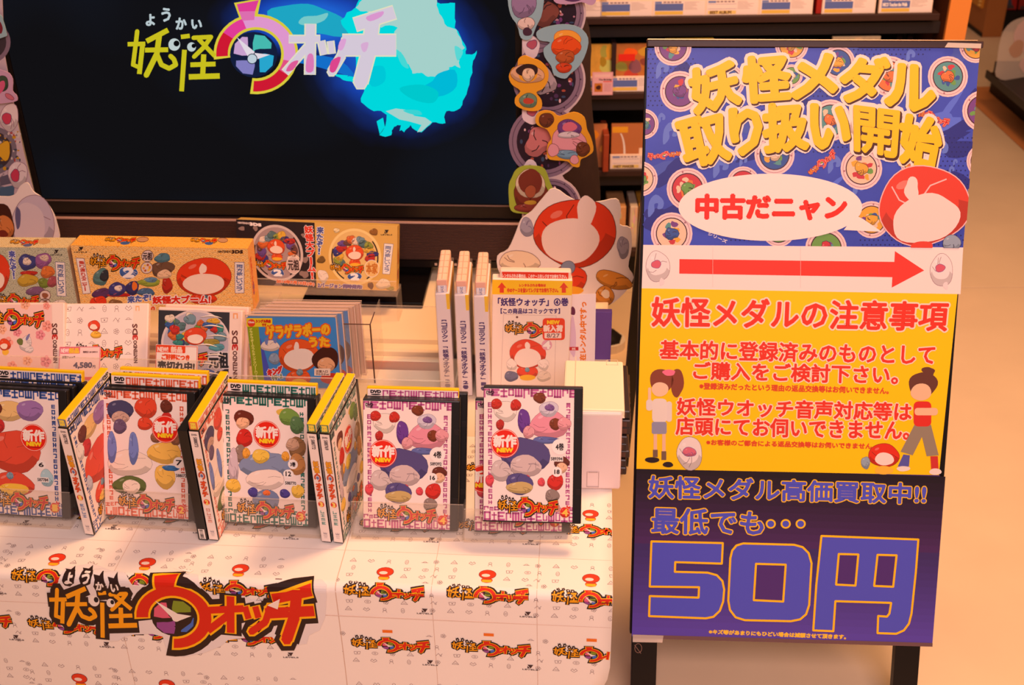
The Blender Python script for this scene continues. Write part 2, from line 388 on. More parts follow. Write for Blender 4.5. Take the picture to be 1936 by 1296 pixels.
# ================================================================== SHELF UNIT BEHIND
SY = 3.1
dk = mat((58, 36, 30), .5, .15, 12); blk = mat((14, 11, 11), .5)
t = thing('shelf_unit', 'tall dark shelf unit of discs with an orange edged side behind the sign', 'shelf', Matrix.Translation((.1, SY, 0)))
X0, X1 = -1.2, 1.165 - .1
box('back_panel', (X0, X1, .27, .285, 0, 1.9), blk, t)
o = box('side_panel', (X1, X1 + .055, 0, .30, 0, 1.9), mat((96, 52, 30), .5, .2, 8, stretch=(1, 1, .2)), t)
o = box('edge_strip', (X1, X1 + .055, -.012, -.0005, 0, 1.9), mat((238, 150, 70), .45), t); o['label'] = 'orange front edge of the side'
box('side_panel', (X0 - .03, X0, 0, .285, 0, 1.9), dk, t)
for zt in (.8, .5955, .3706, .1188, 1.02):
    o = box('shelf_board', (X0, X1 - .025, -.02, .265, zt - .018, zt), dk, t, bev=.002)
    if zt != .1188:
        box('shelf_rail', (X0, X1 - .002, .03, .05, zt - .065, zt - .035), mat((44, 38, 38), .5), t)
box('plinth', (X0, X1, 0, .02, 0, .095), blk, t)
for zt in (.70, .66, .62): boxes('hook', [(X1 - .09, X1 - .075, .10, .11, zt, zt + .02), (X1 - .06, X1 - .045, .10, .11, zt, zt + .02)], dk, t)

def cd_case(x, z, lab, paint, strip=None, wid=.136, hgt=.125, lean=6, y=SY + .005, group='disc cases on the shelf behind', name='cd_case', d=.012, yaw=0, seed=0):
    M = pose(x, y, z, yaw, lean); o = thing(name, lab, 'disc case', M, group)
    box('case', (-wid / 2, wid / 2, 0, d, 0, hgt), mat(paint, .3, .25, 60), o, bev=.001, seg=1)
    P = Print((0, 0, 100, 90), wid - .004, hgt - .004, b0=.002); rnd = random.Random(seed)
    for i in range(7):
        blob(P, rnd.uniform(10, 90), rnd.uniform(8, 60), rnd.uniform(6, 18), rnd.uniform(5, 14), tuple(min(255, max(0, k + rnd.randint(-50, 60))) for k in paint), 1 + i * .2, i)
    P.build('cover_print', o)
    if strip:
        box('label_card', (-wid / 2 - .003, wid / 2 + .003, -.012, -.003, -.003, .040), mat((250, 225, 205), .5), o, bev=.001, seg=1)
        P = Print((0, 0, 480, 120), wid + .004, .041, b0=-.0025)
        P.rect(8, 5, 472, 112, (248, 232, 228))
        if strip[0] == 'blue':
            P.rect(20, 25, 275, 78, (95, 115, 185), 2); P.rect(20, 82, 275, 108, (240, 200, 90), 2); P.rect(20, 8, 80, 24, (120, 140, 200), 2)
        else:
            P.rect(20, 8, 90, 24, (120, 140, 200), 2); P.rect(20, 32, 275, 34, (90, 90, 160), 2); P.rect(20, 68, 275, 70, (90, 90, 160), 2); P.rect(20, 82, 275, 108, (245, 215, 130), 2)
        for i in range(7): P.rect(285, 14 + i * 9, 285 + rnd.randint(60, 150), 16 + i * 9, (150, 120, 120), 2)
        for i in range(5): P.rect(95 + i * 34, 9, 120 + i * 34, 20, (150, 130, 140), 2)
        if strip[1]: P.text(strip[1], (30, 40, 250, 66) if strip[0] == 'blue' else (40, 84, 230, 106), (245, 240, 240) if strip[0] == 'blue' else (110, 70, 30), 3, bold=1.5)
        P.build('label_print', o, off=.0125)
    return o
r1 = [(1097, 'leftmost', (232, 190, 110), ('blue', ''), 'disc case with yellow label beside the medal strip on the shelf behind'),
      (1183, '', (240, 190, 140), ('blue', ''), 'disc case with blue and yellow label, first above the sign from left'),
      (1283, '', (250, 220, 190), ('blue', ''), 'disc case with blue and yellow label, second above the sign from left'),
      (1383, '', (235, 205, 175), ('pale', 'BEST ALBUM'), 'disc case with pale lined label, third above the sign from left'),
      (1484, '', (245, 215, 180), ('blue', ''), 'disc case with blue label left of the red spined book'),
      (1602, '', (240, 200, 170), ('blue', ''), 'disc case with blue label right of the red spined book'),
      (1709, '', (238, 210, 190), ('blue', 'NICO Touches the Walls'), 'disc case with written blue label, last before the brown shelf side')]
for i, (u, _, c, st, lab) in enumerate(r1): cd_case(at(u, 26, SY).x, .8, lab, c, st, seed=i)
rb = thing('book', 'thin red spined book between two disc cases on the top row behind', 'book', pose(at(1546, 26, SY).x, SY - .005, .8, 0, 3))
box('cover', (-.007, .007, 0, .13, 0, .17), mat((170, 40, 30), .4), rb, bev=.001, seg=1)
P = Print((0, 0, 14, 170), .014, .17); P.vtext('なに', (3, 95, 11, 125), (240, 220, 200), 1); P.build('title_print', rb)
# second row
for i, (u, c, st, lab) in enumerate([(1118, (215, 165, 70), ('blue', ''), 'green and orange disc case behind the small pink card'),
        (1197, (190, 120, 60), ('blue', ''), 'brown disc case with red sticker beside the sign, second row behind'),
        (1300, (225, 190, 60), None, 'yellow topped disc case peeping over the sign'), (1400, (200, 150, 120), None, 'rust coloured disc case peeping over the sign'),
        (1500, (205, 195, 190), None, 'pale blue disc case peeping over the sign'), (1610, (225, 205, 160), None, 'cream disc case tall behind the top edge of the sign'),
        (1710, (60, 50, 90), None, 'dark blue disc case behind the right of the sign')]):
    cd_case(at(u, 172, SY).x, .5955, lab, c, st, seed=20 + i, hgt=.125 + (.012 if i in (2, 5) else 0) , wid=.13)
stk = thing('small_card', 'small pink written card standing before the second row of discs', 'card', pose(at(1137, 172, SY).x, SY - .035, .5955, 0, 5))
box('card', (-.028, .028, 0, .002, 0, .062), mat((225, 165, 175), .5), stk)
P = Print((0, 0, 190, 210), .056, .062); P.rect(6, 6, 184, 204, (232, 180, 190)); P.rect(20, 20, 165, 45, (240, 200, 200), 2); P.text('The Birthday', (60, 60, 180, 80), (60, 30, 40), 3, 1)
P.rect(100, 82, 180, 90, (220, 60, 40), 3); P.rect(20, 100, 95, 180, (200, 120, 40), 2); blob(P, 58, 140, 24, 20, (70, 30, 20), 3, 2)
for k in range(6): P.rect(108, 105 + k * 13, 175, 109 + k * 13, (180, 120, 140), 2)
P.build('card_print', stk)
dv = box('divider_tab', (-.006, .006, 0, .12, 0, .13), mat((50, 30, 28), .5)); dv.matrix_world = pose(at(1159, 172, SY).x, SY, .5955, 0, 2)
tag(dv, 'dark brown divider between two disc cases on the second row', 'divider')
o = box('price_sticker', (-.022, .022, -.001, 0, -.009, .009), mat((225, 45, 25), .4)); o.matrix_world = pose(at(1185, 108, SY).x, SY - .003, at(1185, 108, SY).z, 0, 6); tag(o, 'red sticker on the brown disc case beside the sign', 'sticker')
# third row
cd_case(at(1120, 318, SY).x, .3706, 'plain tan disc case at the left of the third row behind', (205, 130, 80), None, seed=31, wid=.08)
o = thing('book', 'worn reddish spine standing out of the third row behind', 'book', pose(at(1143, 318, SY).x, SY - .03, .3706, 0, 0))
box('cover', (-.008, .008, 0, .12, 0, .11), mat((165, 70, 40), .5, .2, 40), o, bev=.002, seg=1)
o = cd_case(at(1200, 318, SY).x, .3706, 'disc case with bent white strip and hand lettered label on the third row', (200, 125, 70), ('pale', 'NET MAKER'), seed=33)
P = Print((0, 0, 100, 90), .136, .125); P.rect(1, 1, 99, 89, (190, 118, 70), .5); P.ring(14, 62, 16, 46, 5, (235, 230, 225), 1, a0=-70, a1=20, rx2=12, ry2=44); P.rect(2, 6, 34, 18, (235, 170, 40), 1); P.ell(86, 24, 13, 11, (245, 150, 40), 1); P.rect(58, 50, 78, 64, (250, 225, 200), 1)
P.text('NEW', (80, 62, 100, 74), (250, 150, 40), 2, 1); P.build('sticker_print', o, off=.0005)
# bottom row
for i, (u, c, lab) in enumerate([(1165, (230, 170, 110), 'pale orange disc case on the lowest row, behind the large red cut-out'), (1196, (245, 215, 190), 'white spined disc case on the lowest row behind'), (1212, (240, 170, 60), 'yellow spined disc case on the lowest row behind'), (1240, (235, 200, 160), 'cream disc case on the lowest row hidden partly by the sign')]):
    cd_case(at(u, 470, SY).x, .1188, lab, c, None, wid=(.05, .022, .02, .05)[i], hgt=.13, d=.12, seed=40 + i, lean=0)

# the far end of the next aisle
t = thing('aisle_end', 'brown ended fixture with a pegged strip, beyond the shelf unit', 'shelf', pose(2.335, 5.70, 0))
box('end_panel', (0, .095, 0, 1.4, .0, 1.9), mat((170, 108, 56), .5, .1, 6), t, bev=.004)
box('plinth', (-.003, -.0005, .002, 1.4, 0, .02), blk, t)
box('inner_panel', (-.014, -.001, .05, 1.35, .13, 1.85), mat((214, 146, 52), .5), t)
pb = bmesh.new()
for k in range(70): bm_box(pb, -.024, -.0145, .052, .068, .14 + k * .018, .150 + k * .018)
o = obj('peg_strip', mesh_of(pb, 'pegs', mat((250, 205, 110), .5)), t); o['kind'] = 'stuff'
t = thing('far_rack', 'black rack far behind holding the red books', 'rack', pose(2.445, 5.80, 0))
box('rack_base', (0, 1.6, 0, .5, 0, .10), blk, t); box('rack_back', (0, 1.6, .10, .5, .101, 1.5), mat((22, 18, 17), .5), t); box('upright', (.145, .16, -.03, -.005, .0, 1.4), blk, t)
for i, (u, cc) in enumerate([(1896, (165, 35, 30)), (1942, (150, 45, 35))]):
    p = at(u, 38, 5.82)
    t = thing('comic_book', ('red covered book with pale speech bubble far behind, nearer the fixture', 'dark red book at the right edge far behind')[i], 'book', pose(p.x, 5.82, .103, 0, 8))
    box('cover', (-.056, .056, 0, .012, 0, .19), mat(cc, .4, .3, 30), t, bev=.001, seg=1)
    P = Print((0, 0, 60, 100), .112, .19)
    P.ell(22, 60, 17, 8, (225, 205, 150), 1); blob(P, 34, 80, 12, 12, (60, 70, 90), 1.5, 3, .3); blob(P, 24, 76, 5, 5, (210, 200, 190), 2.5, 3); P.poly([(4, 92), (50, 88), (56, 97), (6, 99)], (70, 60, 60), 1.7); P.build('cover_print', t)
t = thing('display_rack', 'black floor rack with a low projecting shelf at the right edge', 'rack', pose(1.935, 3.0, 0))
box('rack_base', (.13, 1.2, .0, 1.86, 0, .135), blk, t, bev=.004)
o = box('rack_shelf', (0, .5, -.2, 1.60, 0, .016), mat((26, 20, 19), .35), t, bev=.003); o.matrix_local = Matrix.Translation((0, 0, .150)) @ Matrix.Rotation(R_(-6), 4, 'Y')
box('shelf_rim', (-.008, -.001, -.2, 1.60, .146, .176), mat((30, 24, 22), .3), t)
bm = bmesh.new()
vs = [[bm.verts.new((x, y, z)) for x, z in ((.10, .21), (.34, .9), (1.2, .9), (1.2, .21))] for y in (.0, 1.36)]
bm.faces.new(vs[0]); bm.faces.new(vs[1][::-1])
for i in range(4): bm.faces.new((vs[0][i], vs[1][i], vs[1][(i + 1) % 4], vs[0][(i + 1) % 4]))
obj('slanted_back', mesh_of(bm, 'slant', mat((24, 19, 18), .4)), t)
t = thing('header_card', 'clear rounded card with a pale pink print on the black rack', 'card', pose(2.055, 4.50, .172, 8, 10))
sh = smooth([(-.11, 0), (-.135, .08), (-.12, .19), (-.05, .235), (.08, .23), (.14, .17), (.14, 0)], 4)
slab('plastic_card', sh, .003, clear(dens=.35, gl=.3), t)
P = Print((-20, 0, 20, 45), .30, .25); blob(P, 2, 16, 12, 14, (225, 190, 180), 1, 3, .08); blob(P, -8, 24, 4, 6, (205, 160, 130), 2, 5); blob(P, 9, 10, 6, 8, (180, 190, 200), 2, 8); blob(P, 2, 36, 8, 6, (225, 190, 180), 1.5, 9); P.build('card_print', t, off=.001)

# ================================================================== PERSON STANDING BEHIND
def skin_mesh(name, pts, edges, rad, m, parent, sub=2, root=0, M=None):
    me = bpy.data.meshes.new(name); me.from_pydata(pts, edges, []); o = bpy.data.objects.new(name, me); C.objects.link(o)
    sk = o.modifiers.new('s', 'SKIN'); ss = o.modifiers.new('u', 'SUBSURF'); ss.levels = sub; ss.render_levels = sub
    for v, r in zip(me.skin_vertices[0].data, rad): v.radius = r if hasattr(r, '__len__') else (r, r)
    me.skin_vertices[0].data[root].use_root = True
    bpy.context.view_layer.update()
    m2 = bpy.data.meshes.new_from_object(o.evaluated_get(bpy.context.evaluated_depsgraph_get()))
    bpy.data.objects.remove(o); m2.materials.clear(); m2.materials.append(m)
    for p in m2.polygons: p.use_smooth = True
    return obj(name, m2, parent)
PX, PY = .12, 2.66
per = thing('person', 'person standing behind the television in dark trousers and black canvas shoes', 'person', pose(PX, PY, 0, 0))
skin = mat((205, 150, 115), .5)
pts = [(-.07, 0, .97), (-.07, 0, 1.12), (-.05, 0, 1.32), (-.04, 0, 1.42), (-.03, 0, 1.50), (-.02, 0, 1.60), (-.02, 0, 1.70),
       (-.05, .08, .86), (.02, .11, .48), (.0, .11, .09), (.08, .10, .045), (-.05, -.08, .86), (.03, -.1, .48), (-.01, -.1, .09), (.08, -.11, .045),
       (0, .19, 1.40), (-.03, .24, 1.17), (.10, .20, 1.27), (.16, .15, 1.34), (0, -.19, 1.40), (-.03, -.24, 1.17), (.10, -.20, 1.27), (.16, -.15, 1.34)]
ed = [(0, 1), (1, 2), (2, 3), (3, 4), (4, 5), (5, 6), (0, 7), (7, 8), (8, 9), (9, 10), (0, 11), (11, 12), (12, 13), (13, 14), (3, 15), (15, 16), (16, 17), (17, 18), (3, 19), (19, 20), (20, 21), (21, 22)]
rad = [.06, .08, .11, .09, .055, .085, .075, .05, .055, .04, .03, .05, .055, .04, .03, .05, .04, .03, .025, .05, .04, .03, .025]
skin_mesh('body', pts, ed, rad, skin, per)
for sy in (-1, 1):
    hand = [(.16, .15 * sy, 1.34), (.195, .12 * sy, 1.365)]; he = [(0, 1)]; hr = [.024, .024]
    for k in range(4):
        y0 = .11 * sy + (k - 1.5) * .017; n = len(hand)
        hand += [(.225, y0, 1.385), (.248, y0, 1.41 - .004 * abs(k - 1)), (.245, y0, 1.432 - .006 * abs(k - 1))]; he += [(1, n), (n, n + 1), (n + 1, n + 2)]; hr += [.0095, .0085, .007]
    n = len(hand); hand += [(.190, .085 * sy, 1.385), (.20, .065 * sy, 1.41)]; he += [(0, n), (n, n + 1)]; hr += [.011, .009]
    skin_mesh('hand', hand, he, hr, skin, per, 1)
skin_mesh('shirt', [(-.08, 0, .94), (-.07, 0, 1.12), (-.05, 0, 1.32), (-.04, 0, 1.43), (0, .19, 1.41), (-.03, .245, 1.18), (.05, .215, 1.24), (0, -.19, 1.41), (-.03, -.245, 1.18), (.05, -.215, 1.24)],
          [(0, 1), (1, 2), (2, 3), (3, 4), (4, 5), (5, 6), (3, 7), (7, 8), (8, 9)], [.125, .13, .145, .10, .065, .055, .04, .065, .055, .04], mat((60, 55, 70), .8), per)
tr = skin_mesh('trousers', [(-.08, 0, 1.0), (-.07, .0, .92), (-.03, .1, .80), (.025, .11, .48), (.0, .11, .09), (-.03, -.1, .80), (.03, -.1, .48), (-.01, -.1, .09)],
          [(0, 1), (1, 2), (2, 3), (3, 4), (1, 5), (5, 6), (6, 7)], [.115, .12, .095, .078, .066, .095, .078, .066], mat((54, 36, 32), .85, .25, 40, bump=.3), per, 2)
hd = skin_mesh('hair', [(-.07, 0, 1.66), (-.04, 0, 1.72)], [(0, 1)], [.095, .085], mat((25, 18, 16), .7), per, 2)
for sy in (-.1, .11):
    so = thing('shoe', '', ''); del so['label']; del so['category']; so.parent = per; so.matrix_local = Matrix.Translation((-.005, sy, 0)) @ Matrix.Rotation(R_(-14), 4, 'Z')
    prof = [(-.09, 0), (-.10, .02), (-.095, .07), (-.06, .10), (-.01, .10), (.05, .075), (.11, .055), (.165, .045), (.185, .03), (.185, .012), (.17, 0)]
    bm = bmesh.new()
    rings = []
    for (x, hw, zt) in ((-.10, .022, .05), (-.09, .034, .085), (-.04, .037, .10), (.02, .038, .088), (.07, .044, .068), (.12, .046, .055), (.16, .040, .046), (.185, .022, .034)):
        rings.append([bm.verts.new((x, hw * math.cos(a), .016 + (zt - .016) * max(0, math.sin(a)) ** .7)) for a in np.linspace(0, math.pi, 9)])
    for a, b in zip(rings, rings[1:]):
        for i in range(8): bm.faces.new((a[i], a[i + 1], b[i + 1], b[i]))
        bm.faces.new((a[8], a[0], b[0], b[8]))
    bm.faces.new(rings[0]); bm.faces.new(rings[-1][::-1])
    obj('upper', mesh_of(bm, 'upper', mat((26, 20, 20), .6, .1, 60), True), so)
    bm = bmesh.new(); out = [(-.105, .0), (-.095, .036), (-.03, .041), (.06, .049), (.13, .051), (.18, .036), (.197, .0)]
    ol = out + [(x, -y) for x, y in out[-2:0:-1]]; ol = smooth(ol, 3)
    vs = [bm.verts.new((x, y, 0)) for x, y in ol]; f = bm.faces.new(vs); r = bmesh.ops.extrude_face_region(bm, geom=[f])
    for v in r['geom']:
        if isinstance(v, bmesh.types.BMVert): v.co.z += .024
    s_ = obj('sole', mesh_of(bm, 'sole', mat((240, 225, 205), .6)), so); s_['label'] = 'cream rubber sole'
    bm = bmesh.new()
    for k in range(5): bm_box(bm, .0 + k * .02, .006 + k * .02, -.022, .022, .094 - k * .008, .098 - k * .008)
    l_ = obj('laces', mesh_of(bm, 'laces', mat((140, 90, 40), .7)), so); l_['label'] = 'brown laces'

# ================================================================== TABLES
yawT = -4.3
MC = pose(.1252, 1.1627, 0, yawT)
tvc = thing('television_cabinet', 'low cream topped cabinet under the television behind the display table', 'cabinet', MC)
cream = mat((250, 226, 188), .45, .05, 4, spec=.3)
CF = .572
box('top_board', (-1.5, .0, CF, 1.25, S_ - .018, S_), cream, tvc, bev=.002)
o = box('edge_band', (-1.5, .0, CF - .004, CF - .0005, S_ - .018, S_ - .001), mat((190, 110, 70), .5), tvc); o['label'] = 'brown front edge'
box('body', (-1.46, -.03, CF + .02, 1.2, 0, S_ - .019), mat((120, 84, 150), .7), tvc)
for k, yy in enumerate((.64, .60)):
    o = box('tape_strip', (-.9, -.25, CF + .015 + k * .045, CF + .03 + k * .045, S_ + .0001, S_ + .0004), mat((215, 190, 160), .6), tvc)
dt = thing('display_table', 'low display table wrapped in purple under the printed white cover', 'table', MC)
purp = mat((98, 70, 160), .7, .06, 30)
box('table_top', (-1.5, -.012, .012, CF - .008, T - .03, T - .003), mat((240, 225, 205), .5), dt)
box('skirt', (-1.5, -.014, .016, CF - .02, .0, T - .031), purp, dt)
for k in range(3):
    box('glass_panel', (-.80 + k * .22, -.62 + k * .22, .36, .52, T + .0008, T + .0015), mat((232, 216, 192), .5, .08, 9), dt)

# printed cover of the display table
RF = .010
def cloth_pt(s, tt, d=0.0):
    """s to the right from the right front corner, tt down the front from the fold (negative: back over the top)"""
    if tt < -RF * .785: y, z, ny, nz = -tt - 0, T, 0, 1; y = -tt
    elif tt > RF * .785: y, z, ny, nz = 0, T - tt, -1, 0
    else:
        a = (tt + RF * .785) / (RF * 1.57) * math.pi / 2
        y, z, ny, nz = RF * (1 - math.sin(a)), T - RF * (1 - math.cos(a)), -math.sin(a), math.cos(a)
    wv = .0035 * math.sin(s * 9 + 1) * min(1, max(0, tt) / .15) + .010 * (max(0, tt) / .3) ** 2
    y -= wv if tt > 0 else 0
    p = Vector((s, y + ny * d, z + nz * d)); return MC @ p
def to_st(u, v):
    p = onz(u, v, T); q = MC.inverted() @ p
    if q.y >= 0: return (q.x, -q.y)
    M2 = MC; l = local(M2, u, v); return (l[0], T - l[1])
bm = bmesh.new(); g = []
ss = np.linspace(-1.35, .004, 50); tl = list(np.linspace(-.46, -.012, 8)) + list(np.linspace(-.0079, .0079, 7)) + list(np.linspace(.012, .30, 14))
def sheet_edge(s, tt):
    s2 = s
    if s > -.10 and tt > .10:      # the right end of the paper is cut off round
        lim = .004 - .085 * max(0, (tt - .12) / .13) ** 2; s2 = min(s, lim)
    return s2
for tt in tl: g.append([bm.verts.new(cloth_pt(sheet_edge(s, tt), tt, .0012)) for s in ss])
for i in range(len(tl) - 1):
    for j in range(len(ss) - 1):
        try: bm.faces.new((g[i][j], g[i][j + 1], g[i + 1][j + 1], g[i + 1][j]))
        except ValueError: pass
bmesh.ops.remove_doubles(bm, verts=bm.verts, dist=1e-6)
cloth = obj('table_cover', mesh_of(bm, 'cover', mat((250, 240, 230), .55, .02, 8, bump=.10), True))
sd = cloth.modifiers.new('t', 'SOLIDIFY'); sd.thickness = .0008; sd.offset = -1
tag(cloth, 'white printed paper cover with small logos draped over the display table', 'table cover')
# print of the cover: a repeated tile of .149 x .138 m, drawn in (s, t) centimetres
PC = Print((0, 0, 1, 1), 1, 1); PC.h = np.diag([.01, .01, 1.]); PC.rough = .6
rnd = random.Random(11)
def doodle(P, x, y, r, k, L=1):
    c = (138, 112, 110); k = k % 9; lw = r * .11
    if k == 0: P.ring(x, y, r, r * .7, lw, c, L, n=10); P.ring(x, y, r * .4, r * .3, lw, c, L, n=7)
    elif k == 1: P.line([(x - r, y + r * .5), (x, y - r), (x + r, y + r * .5)], lw, c, L, True, 0); P.line([(x - r * .4, y), (x + r * .5, y + r * .1)], lw, c, L, joins=0)
    elif k == 2: P.ring(x, y - r * .3, r * .55, r * .5, lw, c, L, n=9); P.line([(x - r * .6, y + r), (x - r * .4, y + r * .2), (x + r * .4, y + r * .2), (x + r * .6, y + r)], lw, c, L, joins=0)
    elif k == 3: P.rect(x - r, y - lw, x + r, y, c, L); P.ring(x, y, r * .6, r * .6, lw, c, L, 180, 360, n=8)
    elif k == 4: P.outline([(x - r, y - r * .5), (x + r, y - r * .6), (x + r * .7, y + r * .5), (x - r * .8, y + r * .6)], lw, c, L, 0); P.ell(x, y, r * .25, r * .2, c, L, n=7)
    elif k == 5:
        for a in range(0, 360, 72): P.ring(x + r * .5 * math.cos(math.radians(a)), y + r * .5 * math.sin(math.radians(a)), r * .4, r * .4, lw, c, L, n=7)
    elif k == 6: P.line([(x - r, y), (x - r * .5, y - r * .7), (x, y), (x + r * .5, y - r * .7), (x + r, y), (x, y + r * .7)], lw, c, L, True, 0)
    elif k == 7: P.ring(x, y, r * .6, r, lw, c, L, n=10); P.line([(x - r * .3, y - r * .2), (x + r * .3, y - r * .2)], lw, c, L); P.line([(x - r * .3, y + r * .3), (x + r * .3, y + r * .3)], lw, c, L)
    else: P.line([(x - r, y + r * .4), (x - r * .2, y - r * .6), (x + r * .3, y + r * .3), (x + r, y - r * .5)], lw, c, L, joins=0); P.ring(x + r * .5, y + r * .4, r * .3, r * .3, lw, c, L, n=7)
PU = 14.9 / 558            # one sketch unit of the tile in cm
def tile(P, cx, cy, top=True, full=True, cut=True, bot=True, x0=-300, x1=258):
    """cx, cy = middle of the round letter; sketch units as in the enlarged picture"""
    U = lambda x, y: (cx + x * PU, cy + y * PU)
    def box4(x0, y0, x1, y1): return [U(x0, y0), U(x1, y0), U(x1, y1), U(x0, y1)]
    if full: logo(P, box4(-190, -62, 232, 68), 3, 1)
    k = 0
    for r, yy in enumerate((-215, -160, -105, -62, 20, 72, 125)):
        for c_ in range(6):
            xx = -262 + c_ * 93 + (r % 2) * 10
            if r in (3,) : xx = -225 + c_ * 90
            k += 1
            if yy < -70 and not top: continue
            if r == 1 and c_ in (2, 3): continue
            if r == 2 and c_ in (2, 3): continue
            if r == 3 and c_ in (1, 2, 3, 4): continue
            if r == 4 and 0 < c_ < 5: continue
            if r == 5 and c_ == 5: continue
            if r == 6 and c_ == 5: mark(P, *U(222, 130), 80 * PU, (70, 50, 50), 2); continue
            if yy > 100 and not bot: continue
            a = U(xx, yy); doodle(P, a[0], a[1], 17 * PU, k * 5 + r * 3)
    if top:      # a small plain red and yellow emblem above the name
        a = U(10, -135); P.ell(a[0], a[1], 44 * PU, 34 * PU, (230, 60, 25), 2, n=16); P.ell(a[0] - 8 * PU, a[1] + 8 * PU, 22 * PU, 12 * PU, (245, 225, 210), 3, n=12); P.ring(a[0], a[1], 45 * PU, 35 * PU, 3 * PU, (110, 50, 40), 3.2, n=16)
        b = U(10, -92); P.ell(b[0], b[1], 30 * PU, 20 * PU, (230, 80, 30), 1.4, n=12); P.rect(b[0] - 24 * PU, b[1] - 2 * PU, b[0] + 24 * PU, b[1] + 16 * PU, (250, 185, 30), 1.7)
    else:
        b = U(10, -85); P.rect(b[0] - 26 * PU, b[1] - 12 * PU, b[0] + 26 * PU, b[1] + 8 * PU, (240, 120, 30), 2.5)
cols = [(718, 1118), (914, 1123), (1113, 1131)]
for u, v in cols:
    s0, t0 = to_st(u, v); tile(PC, s0 * 100, t0 * 100)
    tile(PC, s0 * 100 + .3, t0 * 100 + 9.6, top=False); tile(PC, s0 * 100 + .4, t0 * 100 + 23.2)
    tile(PC, s0 * 100 - .2, t0 * 100 - 13.9); tile(PC, s0 * 100 - .2, t0 * 100 - 27.8)
PR = PC; PC = Print((0, 0, 1, 1), 1, 1); PC.h = np.diag([.01, .01, 1.]); PC.rough = .6
for u, v in [(443, 1112), (261, 1099), (86, 1090), (-90, 1080)]:
    s0, t0 = to_st(u, v); a = s0 * 100
    tile(PC, a, t0 * 100); tile(PC, a + .6, t0 * 100 + 8.6, top=False); tile(PC, a + 1, t0 * 100 + 22.2); tile(PC, a - .2, t0 * 100 - 13.9)
def lay_on_cover(P, name, smin, smax, off, parent, tmin=-.455, tmax=.295, smooth_=True):
    Q, Lz = P.mapped()
    me = bpy.data.meshes.new(name); me.from_pydata([(float(a), float(b), float(l)) for (a, b), l in zip(Q, Lz)], [], P.F)
    for m in P.mats: me.materials.append(m)
    me.polygons.foreach_set('material_index', P.M)
    bm = bmesh.new(); bm.from_mesh(me)
    for p, n in (((smin, 0, 0), (-1, 0, 0)), ((smax, 0, 0), (1, 0, 0)), ((0, tmin, 0), (0, -1, 0)), ((0, tmax, 0), (0, 1, 0))):
        bmesh.ops.bisect_plane(bm, geom=bm.verts[:] + bm.edges[:] + bm.faces[:], dist=1e-7, plane_co=p, plane_no=n, clear_outer=True)
    for tc_ in (-.0078, -.0052, -.0026, 0, .0026, .0052, .0078, .05, .1, .15, .2):
        bmesh.ops.bisect_plane(bm, geom=bm.verts[:] + bm.edges[:] + bm.faces[:], dist=1e-7, plane_co=(0, tc_, 0), plane_no=(0, 1, 0))
    kill = [v for v in bm.verts if v.co.y > .10 and v.co.x > sheet_edge(.004, v.co.y) - .001]
    bmesh.ops.delete(bm, geom=kill, context='VERTS')
    for v in bm.verts: v.co = cloth_pt(v.co.x, v.co.y, .0012 + off + v.co.z * P.dz)
    bm.to_mesh(me); bm.free()
    return obj(name, me, parent)
SEAM = to_st(634, 1115)[0]
lay_on_cover(PR, 'logo_print', SEAM, .0035, .0003, cloth); lay_on_cover(PC, 'logo_print', -1.3, SEAM, .0003, cloth)
# joints between the pasted paper sheets
PJ = Print((0, 0, 1, 1), 1, 1); PJ.h = np.diag([1., 1., 1.])
for s0 in (SEAM, to_st(212, 1090)[0], to_st(815, 1120)[0], to_st(1015, 1120)[0]):
    PJ.line([(s0 - .002, -.45), (s0, .0), (s0 + .003, .29)], .0007 if s0 != SEAM else .0012, (215, 185, 165), 1, joins=0)
for t0 in (-.072, .052, .29): PJ.line([(-1.3, t0 - .006), (-.5, t0 - .002), (0.003, t0)], .0006, (222, 195, 178), 1, joins=0)
lay_on_cover(PJ, 'sheet_joint', -1.3, .0035, .0001, cloth)

# the large paper logo stuck on the front of the cover
def crop3(x, y): return (x / 3.025, 1000 + y / 3.025)
con = [(288, 385), (300, 345), (330, 312), (350, 265), (378, 232), (440, 222), (520, 208), (570, 222), (640, 250), (720, 268), (765, 315), (830, 322), (860, 292), (960, 285), (1100, 266), (1132, 280), (1140, 308), (1205, 372), (1300, 372), (1400, 378), (1440, 405), (1560, 412), (1585, 375), (1640, 338), (1740, 318), (1835, 302), (1868, 325), (1870, 370), (1862, 500), (1830, 575), (1770, 602), (1758, 650), (1640, 662), (1590, 640), (1560, 608), (1460, 605), (1310, 622), (1270, 655), (1180, 690), (1060, 712), (985, 695), (955, 650), (940, 600), (880, 585), (780, 588), (720, 600), (685, 625), (640, 628), (610, 600), (580, 550), (500, 538), (400, 522), (330, 492), (312, 440)]
st3 = [to_st(*crop3(x, y)) for x, y in con]
bm = bmesh.new(); sts = np.array(st3)
vs = [bm.verts.new((a, b, 0)) for a, b in sts]; f = bm.faces.new(vs); bmesh.ops.triangulate(bm, faces=[f])
for s0 in np.arange(-.75, -.2, .03): bmesh.ops.bisect_plane(bm, geom=bm.verts[:] + bm.edges[:] + bm.faces[:], dist=1e-7, plane_co=(s0, 0, 0), plane_no=(1, 0, 0))
for t0 in (-.03, -.02, -.0078, -.0052, -.0026, 0, .0026, .0052, .0078, .02, .05, .1, .15): bmesh.ops.bisect_plane(bm, geom=bm.verts[:] + bm.edges[:] + bm.faces[:], dist=1e-7, plane_co=(0, t0, 0), plane_no=(0, 1, 0))
r = bmesh.ops.extrude_face_region(bm, geom=bm.faces[:])
new = {v for v in r['geom'] if isinstance(v, bmesh.types.BMVert)}
for v in bm.verts: v.co = cloth_pt(v.co.x, v.co.y, .0030 if v in new else .0022)
